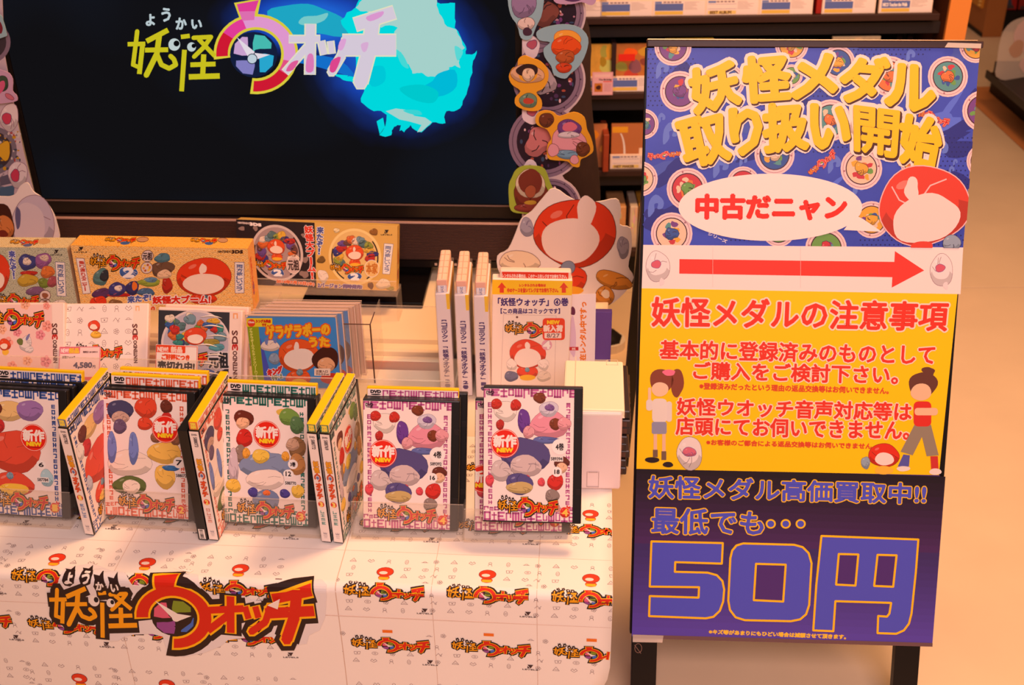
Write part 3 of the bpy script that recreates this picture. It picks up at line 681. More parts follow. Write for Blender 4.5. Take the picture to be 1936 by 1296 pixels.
logo_s = tag(obj('logo_sticker', mesh_of(bm, 'logo', mat((236, 228, 226), .55))), 'large cut-out paper logo pasted on the front of the table cover', 'sticker')
PL = Print((0, 0, 1, 1), 1, 1)
a, b = to_st(*crop3(300, 210)), to_st(*crop3(1860, 210)); c_, d_ = to_st(*crop3(1860, 700)), to_st(*crop3(300, 700))
PL.h = homog([(300, 210), (1860, 210), (1860, 700), (300, 700)], [a, b, c_, d_])
logo(PL, (300, 210, 1860, 700), 1, 2)
lay_on_cover(PL, 'logo_print', -1.3, 0, .0019, logo_s)
# lifted corners of the pasted logo
for (x, y, dx, dy) in ((1545, 400, 60, 45), (1000, 270, 110, -2)):
    q = [to_st(*crop3(*p)) for p in ((x, y), (x + dx, y - 12), (x + dx * .8, y + dy))]
    me = bpy.data.meshes.new('curl'); me.from_pydata([tuple(cloth_pt(a, b, .0034 + k)) for (a, b), k in zip(q, (.010, .002, .002))], [], [(0, 1, 2)]); me.materials.append(mat((245, 235, 225), .5))
    o = obj('lifted_corner', me, logo_s); sm = o.modifiers.new('s', 'SOLIDIFY'); sm.thickness = .0005

# ================================================================== TELEVISION
MT = pose(-.4537, 2.10, .7079, -3.7)
tv = thing('television', 'large black television showing a glowing blue flame and logo', 'television', MT)
gl = mat((14, 12, 13), .18, spec=.5); fr = mat((20, 14, 13), .35, spec=.4)
TW = .934; THh = .54
box('housing', (-TW / 2 - .012, TW / 2 + .02, .004, .05, -.03, THh), mat((15, 12, 12), .5), tv, bev=.003)
for nm, d in (('bezel', (-TW / 2 - .012, TW / 2 + .012, -.004, .004, -.03, -.0005)), ('bezel', (-TW / 2 - .012, -TW / 2 - .0005, -.004, .004, 0, THh)), ('bezel', (TW / 2 + .0005, TW / 2 + .012, -.004, .004, 0, THh))):
    box(nm, d, fr, tv, bev=.001)
box('bezel_line', (-TW / 2, TW / 2, -.0056, -.0041, -.0038, -.0010), mat((120, 95, 85), .3), tv)
box('speaker_bar', (-TW / 2 - .012, TW / 2 + .02, -.012, .04, -.117, -.034), mat((52, 34, 30), .6, .25, 900, bump=.2), tv, bev=.001)
bm = bmesh.new()
for k in range(26): bm_box(bm, -TW / 2, TW / 2 + .015, -.0132, -.0121, -.113 + k * .003, -.1118 + k * .003)
o = obj('speaker_grille', mesh_of(bm, 'g', mat((88, 60, 52), .5)), tv); o['kind'] = 'stuff'
box('trim_line', (-TW / 2 - .012, TW / 2 + .02, -.0150, -.0122, -.0375, -.0335), mat((205, 165, 145), .4), tv)
box('lower_edge', (-TW / 2 - .012, TW / 2 + .02, -.013, .04, -.132, -.118), mat((20, 14, 14), .3), tv)
for u in (825, 862, 892, 925, 1002):
    x, z = local(MT, u, 482); box('indicator', (x - .0025, x + .0025, -.0138, -.0131, -.1275, -.1225), mat((200, 170, 150), .4), tv)
box('foot', (.06, .294, -.13, .14, S_ - .7079 + .001, S_ - .7079 + .012), mat((18, 14, 14), .25), tv, bev=.003); box('foot', (-.294, .058, .0, .14, S_ - .7079 + .001, S_ - .7079 + .012), mat((18, 14, 14), .25), tv, bev=.003); box('neck', (-.12, .12, .02, .05, S_ - .7079 + .012, -.12), mat((18, 14, 14), .3), tv)
# the picture on the screen
def screen_mat():
    m = bpy.data.materials.new('screen_picture'); m.use_nodes = True; nt = m.node_tree; nt.nodes.clear(); N = nt.nodes.new; L = nt.links.new
    tc = N('ShaderNodeTexCoord'); out = N('ShaderNodeOutputMaterial'); e = N('ShaderNodeEmission')
    def halo(cx, cz, rx, rz):
        mp = N('ShaderNodeMapping'); mp.vector_type = 'TEXTURE'; mp.inputs['Location'].default_value = (cx, 0, cz); mp.inputs['Scale'].default_value = (rx, 1, rz)
        mu = N('ShaderNodeVectorMath'); mu.operation = 'MULTIPLY'; mu.inputs[1].default_value = (1, 0, 1)
        ln = N('ShaderNodeVectorMath'); ln.operation = 'LENGTH'; L(tc.outputs['Object'], mp.inputs[0]); L(mp.outputs[0], mu.inputs[0]); L(mu.outputs[0], ln.inputs[0]); return ln.outputs['Value']
    x1, z1 = local(MT, 755, 105); x2, z2 = local(MT, 590, 40)
    a = halo(x1, z1, .150, .142); b = halo(x2, z2, .15, .062)
    mn = N('ShaderNodeMath'); mn.operation = 'SMOOTH_MIN'; mn.inputs[2].default_value = .25; L(a, mn.inputs[0]); L(b, mn.inputs[1])
    nz = N('ShaderNodeTexNoise'); nz.inputs['Scale'].default_value = 14; L(tc.outputs['Object'], nz.inputs['Vector'])
    ad = N('ShaderNodeMath'); ad.operation = 'MULTIPLY_ADD'; ad.inputs[1].default_value = .22; L(nz.outputs['Fac'], ad.inputs[0]); L(mn.outputs[0], ad.inputs[2])
    cr = N('ShaderNodeValToRGB'); el = cr.color_ramp.elements; el[0].position = .40; el[0].color = (*lin((30, 95, 205)), 1); el[1].position = 1.0; el[1].color = (*lin((17, 16, 19)), 1)
    for p, c in ((.58, (24, 66, 172)), (.74, (20, 38, 100)), (.88, (17, 20, 42))): q = el.new(p); q.color = (*lin(c), 1)
    dv_ = N('ShaderNodeMath'); dv_.operation = 'DIVIDE'; dv_.inputs[1].default_value = 1.4; L(ad.outputs[0], dv_.inputs[0]); L(dv_.outputs[0], cr.inputs[0])
    nz2 = N('ShaderNodeTexNoise'); nz2.inputs['Scale'].default_value = 3; nz2.inputs['Detail'].default_value = 1; L(tc.outputs['Object'], nz2.inputs['Vector'])
    mx = N('ShaderNodeMix'); mx.data_type = 'RGBA'; mx.blend_type = 'ADD'; mx.inputs[0].default_value = 1; L(cr.outputs[0], mx.inputs[6])
    r2 = N('ShaderNodeValToRGB'); r2.color_ramp.elements[0].position = .45; r2.color_ramp.elements[0].color = (0, 0, 0, 1); r2.color_ramp.elements[1].position = .8; r2.color_ramp.elements[1].color = (.002, .005, .012, 1)
    L(nz2.outputs['Fac'], r2.inputs[0]); L(r2.outputs[0], mx.inputs[7]); L(mx.outputs[2], e.inputs[0])
    L(e.outputs[0], out.inputs[0]); return m
scr = box('screen', (-TW / 2, TW / 2, -.0005, .003, 0, THh), screen_mat(), tv)
P = posed_print(MT, (200, 0, 900, 260), lim=(-TW / 2, TW / 2, 0, THh - .01), dz=3e-5); P.emi = True
K = 2.88
def c2(pts): return [(450 + x / K, y / K) for x, y in pts]
CY = (0, 215, 220); PALE = (165, 208, 202)
P.poly(c2(jag([(640, 420), (520, 400), (590, 440), (690, 480), (670, 555), (740, 605), (810, 625), (770, 735), (835, 735), (850, 690), (890, 680), (905, 720), (940, 680), (1000, 720), (1060, 665), (1130, 670), (1135, 605), (1190, 600), (1235, 530), (1260, 460), (1280, 330), (1300, 275), (1240, 295), (1235, 240), (1180, 150), (1182, 15), (1080, 10), (1000, -60), (700, -60), (640, 40), (560, 110), (600, 180), (640, 300)], 14, 3)), CY, 1)
P.poly(c2(smooth([(160, 60), (260, 30), (380, 20), (470, 50), (560, 90), (620, 150), (560, 200), (430, 180), (300, 190), (200, 160)], 3)), (30, 165, 195), .6)
P.poly(c2(smooth([(330, 120), (360, 90), (430, 85), (490, 70), (470, 110), (400, 135), (350, 135)], 3)), (120, 200, 200), 1.2)
P.poly(c2(smooth([(300, 330), (420, 300), (560, 330), (640, 420), (560, 400), (420, 360)], 3)), (20, 110, 200), .8)
P.poly(c2(jag([(640, 40), (670, 5), (700, -40), (1080, -40), (1085, 5), (1110, 90), (1160, 150), (1200, 190), (1235, 260), (1205, 330), (1210, 370), (1150, 365), (1110, 420), (1050, 415), (1000, 395), (950, 400), (930, 350), (890, 285), (840, 250), (870, 150), (780, 150), (700, 60)], 16, 5)), PALE, 2)
P.poly(c2([(805, 605), (860, 590), (930, 600), (960, 630), (1020, 640), (1055, 665), (1000, 715), (975, 720), (1000, 680), (930, 660), (880, 650)]), PALE, 2.2)
P.poly(c2(smooth([(1000, 480), (1060, 440), (1090, 400), (1180, 380), (1190, 470), (1120, 520), (1040, 520)], 3)), (0, 185, 215), 2.4)
P.poly(c2([(1090, 20), (1182, 15), (1180, 110), (1130, 95)]), CY, 2.5)
for q, cc in (([(880, 480), (1000, 460), (1090, 500), (1060, 560), (950, 540)], (0, 200, 205)), ([(700, 380), (790, 360), (800, 440), (730, 470)], (0, 200, 215)), ([(860, 270), (900, 300), (930, 370), (890, 350)], (70, 215, 212)), ([(1180, 250), (1225, 280), (1195, 330)], (90, 215, 212)), ([(900, 600), (980, 600), (1000, 625), (940, 620)], (60, 210, 210))): P.poly(c2(smooth(q, 4)), cc, 2.6)
for q in ([(600, 410), (520, 402), (580, 432)], [(755, 660), (790, 640), (800, 690), (772, 730)], [(890, 670), (910, 700), (880, 712)]): P.poly(c2(q), CY, 2.7)
# logo drawn on the screen
def tvp(pts): return [(x / K, y / K) for x, y in pts]
YS = (200, 190, 30)
for pts, wd in [([(748, 170), (743, 215), (726, 352)], 24), ([(700, 240), (788, 238)], 24), ([(778, 236), (760, 398)], 26), ([(722, 350), (770, 372)], 22), ([(803, 222), (912, 165)], 28), ([(795, 272), (912, 270)], 26),
        ([(868, 195), (855, 292), (798, 408)], 30), ([(858, 300), (880, 352), (922, 372), (958, 352), (948, 322), (930, 305)], 26), ([(1005, 275), (990, 492)], 26), ([(990, 200), (1030, 195)], 24),
        ([(1055, 205), (1150, 200), (1112, 255), (1058, 308)], 24), ([(1085, 215), (1168, 302)], 24), ([(1110, 300), (1104, 420)], 28), ([(1042, 352), (1170, 348)], 26), ([(1034, 418), (1192, 413)], 30)]:
    P.line(tvp(pts), wd / K, YS, 4, joins=8)
for ex, ey, er in ((950, 242, 32), (1044, 255, 24)):
    P.ell(ex / K, ey / K, er / K, er / K * 1.05, (190, 205, 205), 5); P.ell((ex + 12) / K, (ey - 6) / K, er / K * .5, er / K * .5, (10, 10, 12), 6)
for ch, q in (('よ', (797, 78, 842, 138)), ('う', (882, 45, 928, 115)), ('か', (960, 98, 1015, 158)), ('い', (1045, 108, 1098, 155))):
    P.text(ch, [(q[0] / K, q[1] / K), (q[2] / K, q[1] / K), (q[2] / K, q[3] / K), (q[0] / K, q[3] / K)], (185, 200, 205), 4, bold=1.1)
YO = (215, 200, 60); MG = (225, 60, 150); RD = (205, 25, 50); PK = (222, 150, 205)
def arc(a0, a1, rx, ry, rx2, ry2, c, L, n=20): P.ring(484, 102, rx, ry, 0, c, L, a0, a1, n, rx2, ry2)
arc(172, 458, 80, 76, 48, 46, YO, 3.0, 30); P.poly(tvp([(1275, 15), (1422, -10), (1400, 100), (1310, 112)]), YO, 3.2)
arc(176, 215, 75, 71, 53, 51, RD, 4.0, 8); arc(215, 250, 75, 71, 53, 51, MG, 4.0, 8); arc(250, 372, 75, 71, 53, 51, PK, 4.0, 14); arc(372, 395, 75, 71, 53, 51, (225, 80, 130), 4.0, 8); arc(395, 454, 75, 71, 53, 51, RD, 4.0, 12)
P.poly(tvp([(1290, 22), (1410, 0), (1390, 60), (1302, 62)]), (222, 60, 150), 4.2); P.poly(tvp([(1302, 62), (1390, 60), (1385, 108), (1320, 112)]), (220, 110, 175), 4.2)
P.ell(480, 103, 45, 43, (20, 30, 60), 4.6)
for k, c in enumerate(((200, 160, 205), (70, 185, 175), (40, 165, 205), (130, 125, 190))):
    a = 225 + 90 * k; u = []
    for aa, rr in ((a - 60, 5), (a - 50, 22), (a - 42, 38), (a - 15, 41), (a + 12, 40), (a + 26, 35), (a + 18, 24), (a + 2, 16), (a - 25, 10)): u.append((480 + rr * math.cos(math.radians(aa)), 103 + rr * math.sin(math.radians(aa))))
    P.poly(u, c, 5)
P.poly([(448, 70), (482, 98), (472, 112)], (225, 215, 225), 6); P.poly([(511, 103), (482, 100), (480, 114)], (225, 215, 225), 6); P.ell(477, 111, 9, 9, (190, 205, 215), 7); P.ring(477, 111, 10, 10, 1.5, (20, 30, 60), 7.5)
for pts, wd in [([(285, 212), (440, 212)], 34), ([(395, 140), (392, 395)], 52), ([(372, 262), (262, 388)], 36), ([(455, 230), (468, 290)], 34), ([(505, 230), (512, 285)], 30), ([(590, 210), (565, 300), (510, 392)], 42), ([(650, 130), (840, 70)], 70), ([(590, 245), (840, 245)], 112), ([(735, 100), (715, 270), (668, 448)], 74)]:
    P.line(c2(pts), (wd + 14) / K, (225, 222, 190), 6, joins=6); P.line(c2(pts), wd / K, (212, 200, 215), 7, joins=6)
for pts, c in (([(700, 90), (790, 60), (780, 90), (720, 115)], (218, 150, 205)), ([(560, 215), (590, 215), (570, 270), (545, 265)], (220, 160, 210)), ([(510, 330), (560, 310), (530, 388), (500, 385)], (220, 70, 140)), ([(380, 300), (410, 300), (410, 385), (370, 385)], (218, 120, 180)), ([(670, 240), (710, 230), (700, 275), (680, 280)], (215, 170, 210)), ([(290, 340), (330, 330), (300, 380), (262, 385)], (222, 90, 150))):
    P.poly(c2(smooth(pts, 3)), c, 8)
P.build('screen_image', scr, off=.0008)

# ================================================================== STICKERS AND STRIPS BESIDE THE TELEVISION
def die_cut(name, lab, cat, outline, y, border, th=.002, group=None, sm=3):
    pts = smooth(outline, sm) if sm else outline
    W3 = [at(u, v, y) for u, v in pts]; cx = sum(p.x for p in W3) / len(W3); z0 = min(p.z for p in W3)
    M = Matrix.Translation((cx, y, z0)); t = thing(name, lab, cat, M, group)
    slab('board', [(p.x - cx, p.z - z0) for p in W3], th, mat(border, .45), t)
    us = [p[0] for p in pts]; vs = [p[1] for p in pts]
    return t, posed_print(M, (min(us), min(vs), max(us), max(vs)))
# right strip with round medals
out = []
cs = [(1038, 25, 70), (1036, 150, 71), (1030, 268, 72), (1042, 392, 58)]
for v in range(-60, 475, 8):
    x = 1000
    for cx, cy, r in cs:
        if abs(v - cy) < r: x = max(x, cx + math.sqrt(r * r - (v - cy) ** 2))
    out.append((x, v))
out = [(987, -60)] + out + [(987, 470)]
t, P = die_cut('medal_strip', 'white die-cut strip printed with big grey medals along the television right edge', 'cardboard strip', out, 2.035, (215, 190, 190), sm=0)
for i, (cx, cy, r) in enumerate(cs):
    P.ell(cx, cy, r - 4, r - 4, (140, 115, 135), 1 + i * .01, n=36); P.ring(cx, cy, r * .86, r * .86, 1.5, (90, 70, 90), 2, n=36); P.ell(cx, cy, r * .74, r * .74, (38, 22, 40), 2.5, n=32)
    rd = random.Random(i)
    for k in range(60):
        a = rd.uniform(0, 6.28); d = rd.uniform(.2, .7) * r; P.ell(cx + d * math.cos(a), cy + d * math.sin(a), rd.uniform(1.5, 5), rd.uniform(1.5, 5), rd.choice([(120, 60, 120), (190, 130, 150), (80, 50, 90), (60, 80, 110), (230, 190, 190), (170, 80, 60)]), 3 + k * .01, n=7)
    blob(P, cx - r * .15, cy, r * .35, r * .4, [(130, 70, 60), (190, 170, 175), (200, 120, 120), (160, 150, 180)][i], 4, i, .2, (40, 20, 30), 3)
    for a in range(-60, 61, 30): P.ell(cx + r * .87 * math.cos(math.radians(a)), cy + r * .87 * math.sin(math.radians(a)), 1.6, 1.6, (70, 50, 70), 3, n=6)
for cx, cy in ((1000, 88), (1000, 215), (998, 325)): blob(P, cx + 4, cy, 16, 22, (235, 215, 220), 5, 4); blob(P, cx + 6, cy - 4, 9, 8, (190, 90, 110), 6, 6, .15, (70, 60, 110), 2)
P.build('medal_print', t, clip=False)
# left strip
t, P = die_cut('medal_strip', 'printed strip with grey and yellow artwork along the television left edge', 'cardboard strip', [(-60, -60), (2, -60), (8, 100), (24, 190), (45, 290), (66, 372), (80, 440), (-60, 440)], 2.06, (200, 180, 190), sm=0)
for cx, cy, r, c in ((-20, 80, 40, (130, 110, 130)), (-14, 285, 46, (120, 110, 125)), (-10, 400, 50, (110, 115, 135))): P.ell(cx, cy, r, r, c, 1, n=30); P.ell(cx, cy, r * .8, r * .8, (60, 50, 60), 2)
rd = random.Random(9)
for k in range(60): P.ell(rd.uniform(0, 38), rd.uniform(245, 345), rd.uniform(1.5, 4), rd.uniform(1.5, 4), rd.choice([(200, 150, 30), (140, 130, 140), (60, 70, 90), (170, 60, 50), (210, 195, 190)]), 3 + k * .01, n=7)
blob(P, 8, 285, 13, 16, (220, 170, 40), 4, 2, .2, (90, 50, 20), 2)
for cx, cy in ((18, 222), (34, 330)): blob(P, cx, cy, 17, 26, (228, 212, 215), 5, 3, .08, (150, 110, 130), 2); blob(P, cx - 5, cy + 2, 8, 11, (200, 60, 90), 6, 6, .1, (80, 70, 110), 2)
P.poly([(0, 335), (30, 325), (30, 345), (0, 352)], (95, 90, 110), 4); P.poly([(0, 355), (28, 350), (26, 372), (0, 375)], (70, 100, 130), 4)
P.build('strip_print', t, clip=False)['kind'] = 'stuff'
def sticker(lab, outline, y, border, parts, sm=3, dots=True):
    t, P = die_cut('die_cut_card', lab, 'sticker', outline, y, border, group=None, sm=sm)
    for i, (cx, cy, rx, ry, c, ec, rot) in enumerate(parts): blob(P, cx, cy, rx, ry, c, 2 + i, 3 + i, .06, ec, 1.6, rot=rot)
    P.build('card_print', t, clip=False); return t
LB = (150, 185, 195); OR = (235, 165, 40); LG = (165, 180, 60); PKc = (200, 160, 190)
sticker('light blue bordered card with a mauve shape, topmost at the screen top right', [(962, -40), (1024, -40), (1026, 20), (1014, 50), (1003, 74), (985, 72), (978, 48), (966, 30), (960, 0)], 2.028, LB, [(990, 8, 24, 25, (150, 125, 165), (70, 50, 80), 0), (995, 45, 16, 12, (230, 205, 195), (90, 60, 60), 0), (997, 60, 9, 8, (70, 40, 60), None, 0)])
sticker('lilac card cut off by the picture top above the flame coloured one', [(1045, -40), (1130, -40), (1128, -2), (1118, 10), (1100, 4), (1080, 8), (1052, 6), (1044, -10)], 2.020, PKc, [(1085, -12, 26, 14, (110, 60, 120), (50, 20, 60), 0)])
sticker('light blue bordered card with an orange flame shape beside the strip', [(1014, 62), (1030, 52), (1065, 46), (1095, 52), (1112, 72), (1108, 100), (1095, 125), (1078, 140), (1068, 149), (1048, 142), (1042, 125), (1030, 108), (1028, 92), (1040, 80), (1020, 76)], 2.026, LB,
        [(1072, 75, 26, 18, (250, 170, 60), (200, 100, 20), 0), (1070, 88, 27, 20, (235, 85, 25), (150, 40, 15), 0), (1069, 108, 17, 13, (190, 90, 40), (90, 40, 20), 0), (1066, 128, 15, 9, (215, 70, 30), (90, 40, 20), 0)])
sticker('orange bordered hourglass shaped card with cream and green shapes', [(980, 112), (992, 105), (1006, 110), (1022, 116), (1036, 132), (1036, 152), (1026, 168), (1014, 175), (1024, 190), (1022, 207), (1000, 210), (976, 200), (974, 185), (984, 172), (968, 160), (962, 145), (968, 130), (978, 125)], 2.022, OR,
        [(997, 140, 32, 17, (225, 175, 135), (130, 70, 40), 8), (998, 140, 17, 16, OR, None, 0), (997, 133, 21, 12, (50, 30, 30), None, 0), (999, 141, 12, 12, (240, 205, 170), (110, 60, 40), 0), (999, 190, 17, 13, (110, 140, 115), (60, 70, 60), 0), (999, 191, 10, 6, (190, 70, 50), None, 0)])
sticker('yellow orange bordered card with a big pink round shape and two barrels', [(1016, 215), (1030, 209), (1046, 212), (1058, 220), (1085, 212), (1105, 222), (1110, 245), (1118, 262), (1122, 285), (1110, 296), (1098, 302), (1095, 316), (1082, 314), (1072, 305), (1040, 302), (1034, 290), (1036, 272), (1042, 262), (1034, 245), (1018, 238), (1012, 228)], 2.018, OR,
        [(1075, 268, 32, 28, (225, 155, 165), (120, 60, 70), 0), (1076, 243, 22, 17, (110, 65, 130), (60, 30, 70), 0), (1077, 240, 14, 9, (215, 110, 130), None, 0), (1075, 255, 20, 6, (220, 205, 210), (120, 100, 110), 0), (1072, 292, 20, 8, (120, 160, 185), (60, 80, 110), 0), (1046, 284, 10, 12, (225, 155, 165), (120, 60, 70), 0), (1086, 302, 8, 8, (225, 155, 165), (120, 60, 70), 0), (1033, 227, 14, 13, (110, 55, 35), (50, 20, 15), 0), (1102, 282, 13, 13, (115, 60, 35), (50, 20, 15), 0)])
sticker('lime green bordered card with a brown rounded shape and white curves', [(975, 322), (990, 314), (1012, 314), (1030, 320), (1040, 345), (1048, 365), (1044, 392), (1020, 404), (985, 404), (966, 398), (962, 375), (962, 350), (968, 335)], 2.024, LG,
        [(1003, 368, 33, 30, (120, 50, 35), (60, 20, 15), 0), (1003, 340, 20, 14, (110, 45, 30), None, 0), (1003, 348, 28, 27, (225, 205, 175), (120, 80, 60), 0), (1003, 344, 22, 25, (120, 50, 35), None, 0), (1003, 362, 10, 12, (165, 85, 55), (70, 30, 20), 0), (1003, 393, 32, 8, (140, 60, 50), (60, 20, 20), 0), (1003, 383, 12, 4, (190, 150, 50), None, 0)])
sticker('pink bordered card on the left strip beside the screen', [(-40, 130), (10, 135), (24, 150), (24, 172), (32, 182), (26, 193), (-40, 192)], 2.05, PKc, [(4, 158, 12, 14, (60, 80, 60), (30, 30, 40), 0), (2, 165, 6, 14, (210, 90, 130), None, 20), (18, 183, 9, 4, (200, 110, 130), (120, 50, 70), 30)])
sticker('small blue green pointed card at the upper left picture edge', [(-40, 10), (0, 28), (6, 40), (12, 62), (8, 70), (-40, 76)], 2.052, LB, [(-2, 50, 6, 14, (120, 30, 50), None, -20)])
# big cut-outs at the bottom corners of the screen
t, P = die_cut('cardboard_cutout', 'large white edged red and white rounded cardboard cut-out right of the television', 'cut-out',
    [(1026, 375), (1048, 356), (1085, 378), (1130, 382), (1165, 376), (1174, 395), (1172, 425), (1192, 432), (1194, 470), (1188, 505), (1198, 525), (1180, 555), (1150, 578), (1130, 572), (1120, 556), (1090, 565), (1040, 560), (965, 530), (944, 515), (940, 485), (960, 472), (975, 440), (985, 415), (1005, 400)], 1.97, (240, 225, 215), th=.003)
blob(P, 1088, 440, 80, 62, (222, 62, 30), 1, 12, .05, (90, 30, 20), 2.5, n=36); blob(P, 1078, 455, 56, 42, (240, 215, 200), 2, 5, .04, None, n=30); blob(P, 1108, 400, 18, 30, (240, 215, 200), 2.2, 7, .12)
blob(P, 1075, 530, 34, 28, (222, 62, 30), .8, 3, .06, (90, 30, 20), 2); blob(P, 1072, 550, 32, 9, (240, 170, 40), 1.4, 3, .03); blob(P, 1074, 506, 13, 12, (130, 140, 160), 4, 2, .02, (80, 70, 90), 2)
blob(P, 982, 495, 38, 20, (240, 215, 180), 3, 9, .06, (130, 90, 80), 2); blob(P, 1160, 530, 34, 16, (215, 140, 50), 3, 4, .06, (110, 60, 20), 2, rot=18); blob(P, 1143, 560, 17, 19, (215, 140, 50), 3.5, 5, .06, (110, 60, 20), 2); blob(P, 1145, 556, 8, 8, (240, 220, 190), 4.2, 2)
blob(P, 996, 430, 12, 18, (165, 160, 175), 3, 2, .1, (110, 100, 130), 1.5); blob(P, 1178, 468, 11, 20, (160, 150, 160), 3, 4, .1, (110, 100, 120), 1.5)
P.build('cutout_print', t, clip=False)
a = at(1060, 560, 1.97); slab('stay', [(-.01, -.02), (.01, -.02), (.01, .05), (-.01, .05)], .004, mat((200, 190, 180)), t)
t, P = die_cut('cardboard_cutout', 'large pale lilac rounded cardboard cut-out at the left of the television', 'cut-out',
    [(-60, 372), (0, 372), (18, 372), (30, 366), (38, 352), (52, 346), (62, 362), (80, 375), (98, 398), (108, 425), (112, 460), (90, 520), (-60, 520)], 1.97, (240, 225, 220), th=.003)
blob(P, 62, 425, 40, 56, (205, 190, 205), 1, 3, .04, (150, 110, 120), 2, n=30); blob(P, 55, 430, 30, 48, (222, 205, 212), 2, 3, .05, n=30); blob(P, 4, 425, 24, 38, (70, 30, 22), 2.5, 5, .08); blob(P, 8, 430, 18, 22, (215, 130, 70), 3.5, 3, .05, (120, 60, 30), 1.5)
blob(P, 34, 412, 5, 22, (100, 95, 135), 3.6, 3, .1); blob(P, 6, 442, 9, 7, (120, 40, 30), 4.6, 2)
P.build('cutout_print', t, clip=False)

# ================================================================== CLEAR ACRYLIC RISERS
AC = clear(); ACE = clear(dens=.18, gl=.4)
def acrylic(name, lab, M, W, D, h, lip, side=True, group=None, back=0, cat='stand'):
    """plate at height h on two end walls, with an upright lip along the front"""
    t = thing(name, lab, cat, M, group)
    box('plate', (-W / 2, W / 2, 0, D, h - .003, h), AC, t)
    if lip: box('lip', (-W / 2, W / 2, -.003, -.0002, h - .003, h + lip), AC, t); box('polished_edge', (-W / 2, W / 2, -.0032, -.0001, h + lip + .0001, h + lip + .0009), ACE, t)
    for s in (-1, 1):
        if h > .01: box('end_wall', (s * W / 2 - .003 * (s > 0), s * W / 2 + .003 * (s < 0), .001, D, 0, h - .0032), AC, t)
    if back: box('back_rest', (-W / 2, W / 2, D, D + .003, h, h + back), AC, t)
    return t
ta = MC.inverted()
def tab(x, y, z=T + .0022): return Matrix.Translation((x, y, z)) @ Matrix.Rotation(R_(yawT), 4, 'Z')
acrylic('acrylic_riser', 'clear acrylic riser under the three white game cases on the left', tab(-.66, 1.557), .42, .12, .089, .055)
acrylic('acrylic_riser', 'clear acrylic riser holding the row of music discs and its empty right half', tab(-.265, 1.524), .345, .12, .089, .032)
t = thing('acrylic_divider', 'small clear upright divider with dark edges in the empty half of the riser', 'divider', tab(-.230, 1.56, T + .0915))
box('side_panel', (.012, .0135, 0, .085, 0, .105), AC, t); box('front_panel', (-.04, .0118, 0, .0012, 0, .105), AC, t)
o = box('dark_edge', (.0118, .0137, -.0006, .0014, 0, .105), mat((95, 65, 50), .4), t)
box('dark_edge', (-.04, .0118, -.0004, .0012, .1052, .1062), mat((95, 65, 50), .4), t); box('dark_edge', (.012, .0135, 0, .04, .1052, .1062), mat((95, 65, 50), .4), t)
acrylic('acrylic_riser', 'clear acrylic riser on the cabinet under the gold game box', tab(-.365, 1.915, S_ + .0005), .31, .045, .056, .028)
acrylic('acrylic_riser', 'clear acrylic riser on the cabinet under the orange and green game boxes', tab(-.77, 1.815, S_ + .0005), .70, .08, .084, 0)
t = thing('acrylic_sheet', 'large clear acrylic guard sheet standing on the cabinet between discs and comics', 'guard', tab(-.21, 1.80, S_ + .0005))
box('sheet', (-.235, .10, 0, .002, 0, .088), AC, t); box('sheet_edge', (-.235, .10, 0, .002, .0882, .0890), ACE, t)
box('sheet_flap', (-.235, -.02, -.10, -.001, .040, .0412), clear(dens=.16), t)

# ================================================================== GAME BOXES
def carton(name, lab, M, W, H, D, m, cat='box'):
    t = thing(name, lab, cat, M); box('carton', (-W / 2, W / 2, 0, D, 0, H), m, t, bev=.0012, seg=1); return t
def waves(P, x0, y0, x1, y1, r, c, L=.3):
    j = 0; y = y0
    while y < y1 + r:
        x = x0 + (r if j % 2 else 0)
        while x < x1 + r:
            for k in (1, .68, .36): P.ring(x, y, r * k, r * k * .9, r * .17, c, L, 185, 355, n=9)
            x += 2 * r
        y += r * .55; j += 1
def banner(P, q, s, c=(60, 90, 150)):
    q = [np.array(p, float) for p in q]; P.poly(q, (245, 235, 225), 3); P.outline(q, 3, (70, 80, 140), 3.5, joins=0)
    m = sum(q) / 4; P.vtext(s, [m + (p - m) * np.array([.66, .86]) for p in q], c, 4, bold=1.2)
M = pose(-.6047, 1.8024, .63, -1.5, 2.7, 1.3)
t = carton('game_box', 'long orange game box with wave pattern and red round picture', M, .304, .120, .046, mat((245, 150, 35), .4))
P = Print([(500, 250), (1790, 270), (1862, 740), (608, 705)], .304, .120)
P.rect(400, 200, 1950, 800, (240, 172, 75), .1)
waves(P, 500, 260, 1900, 760, 42, (255, 215, 140), .8)
logo(P, (640, 298, 1008, 440), 3, 1); blob(P, 925, 448, 68, 40, (60, 100, 170), 3.4, 4, .1, (240, 240, 240), 4)
P.text('2', (892, 415, 962, 478), WHITE, 5, 7)
mark(P, 575, 290, 90, L=3); P.text('NINTENDO', (1570, 284, 1670, 300), (60, 30, 20), 3, 1); P.text('3DS', (1674, 282, 1755, 304), (60, 30, 20), 3, 3)
for cy in (325, 412):
    P.ell(1055, cy, 42, 42, (225, 205, 195), 5); P.ring(1055, cy, 44, 44, 4, (90, 50, 40), 6)
P.text('元祖', (1022, 300, 1088, 352), (70, 50, 50), 7, 2); 
for k in range(8): blob(P, 1055 + 22 * math.cos(k), 412 + 22 * math.sin(k), 9, 9, ((230, 150, 30), (240, 200, 80), (180, 90, 40))[k % 3], 7 + k * .05, k, n=8)
banner(P, [(545, 342), (602, 345), (665, 595), (612, 600)], '乗り遅れるニャー', (200, 60, 40)); banner(P, [(1700, 370), (1770, 372), (1782, 598), (1715, 600)], '両方欲しいズラ')
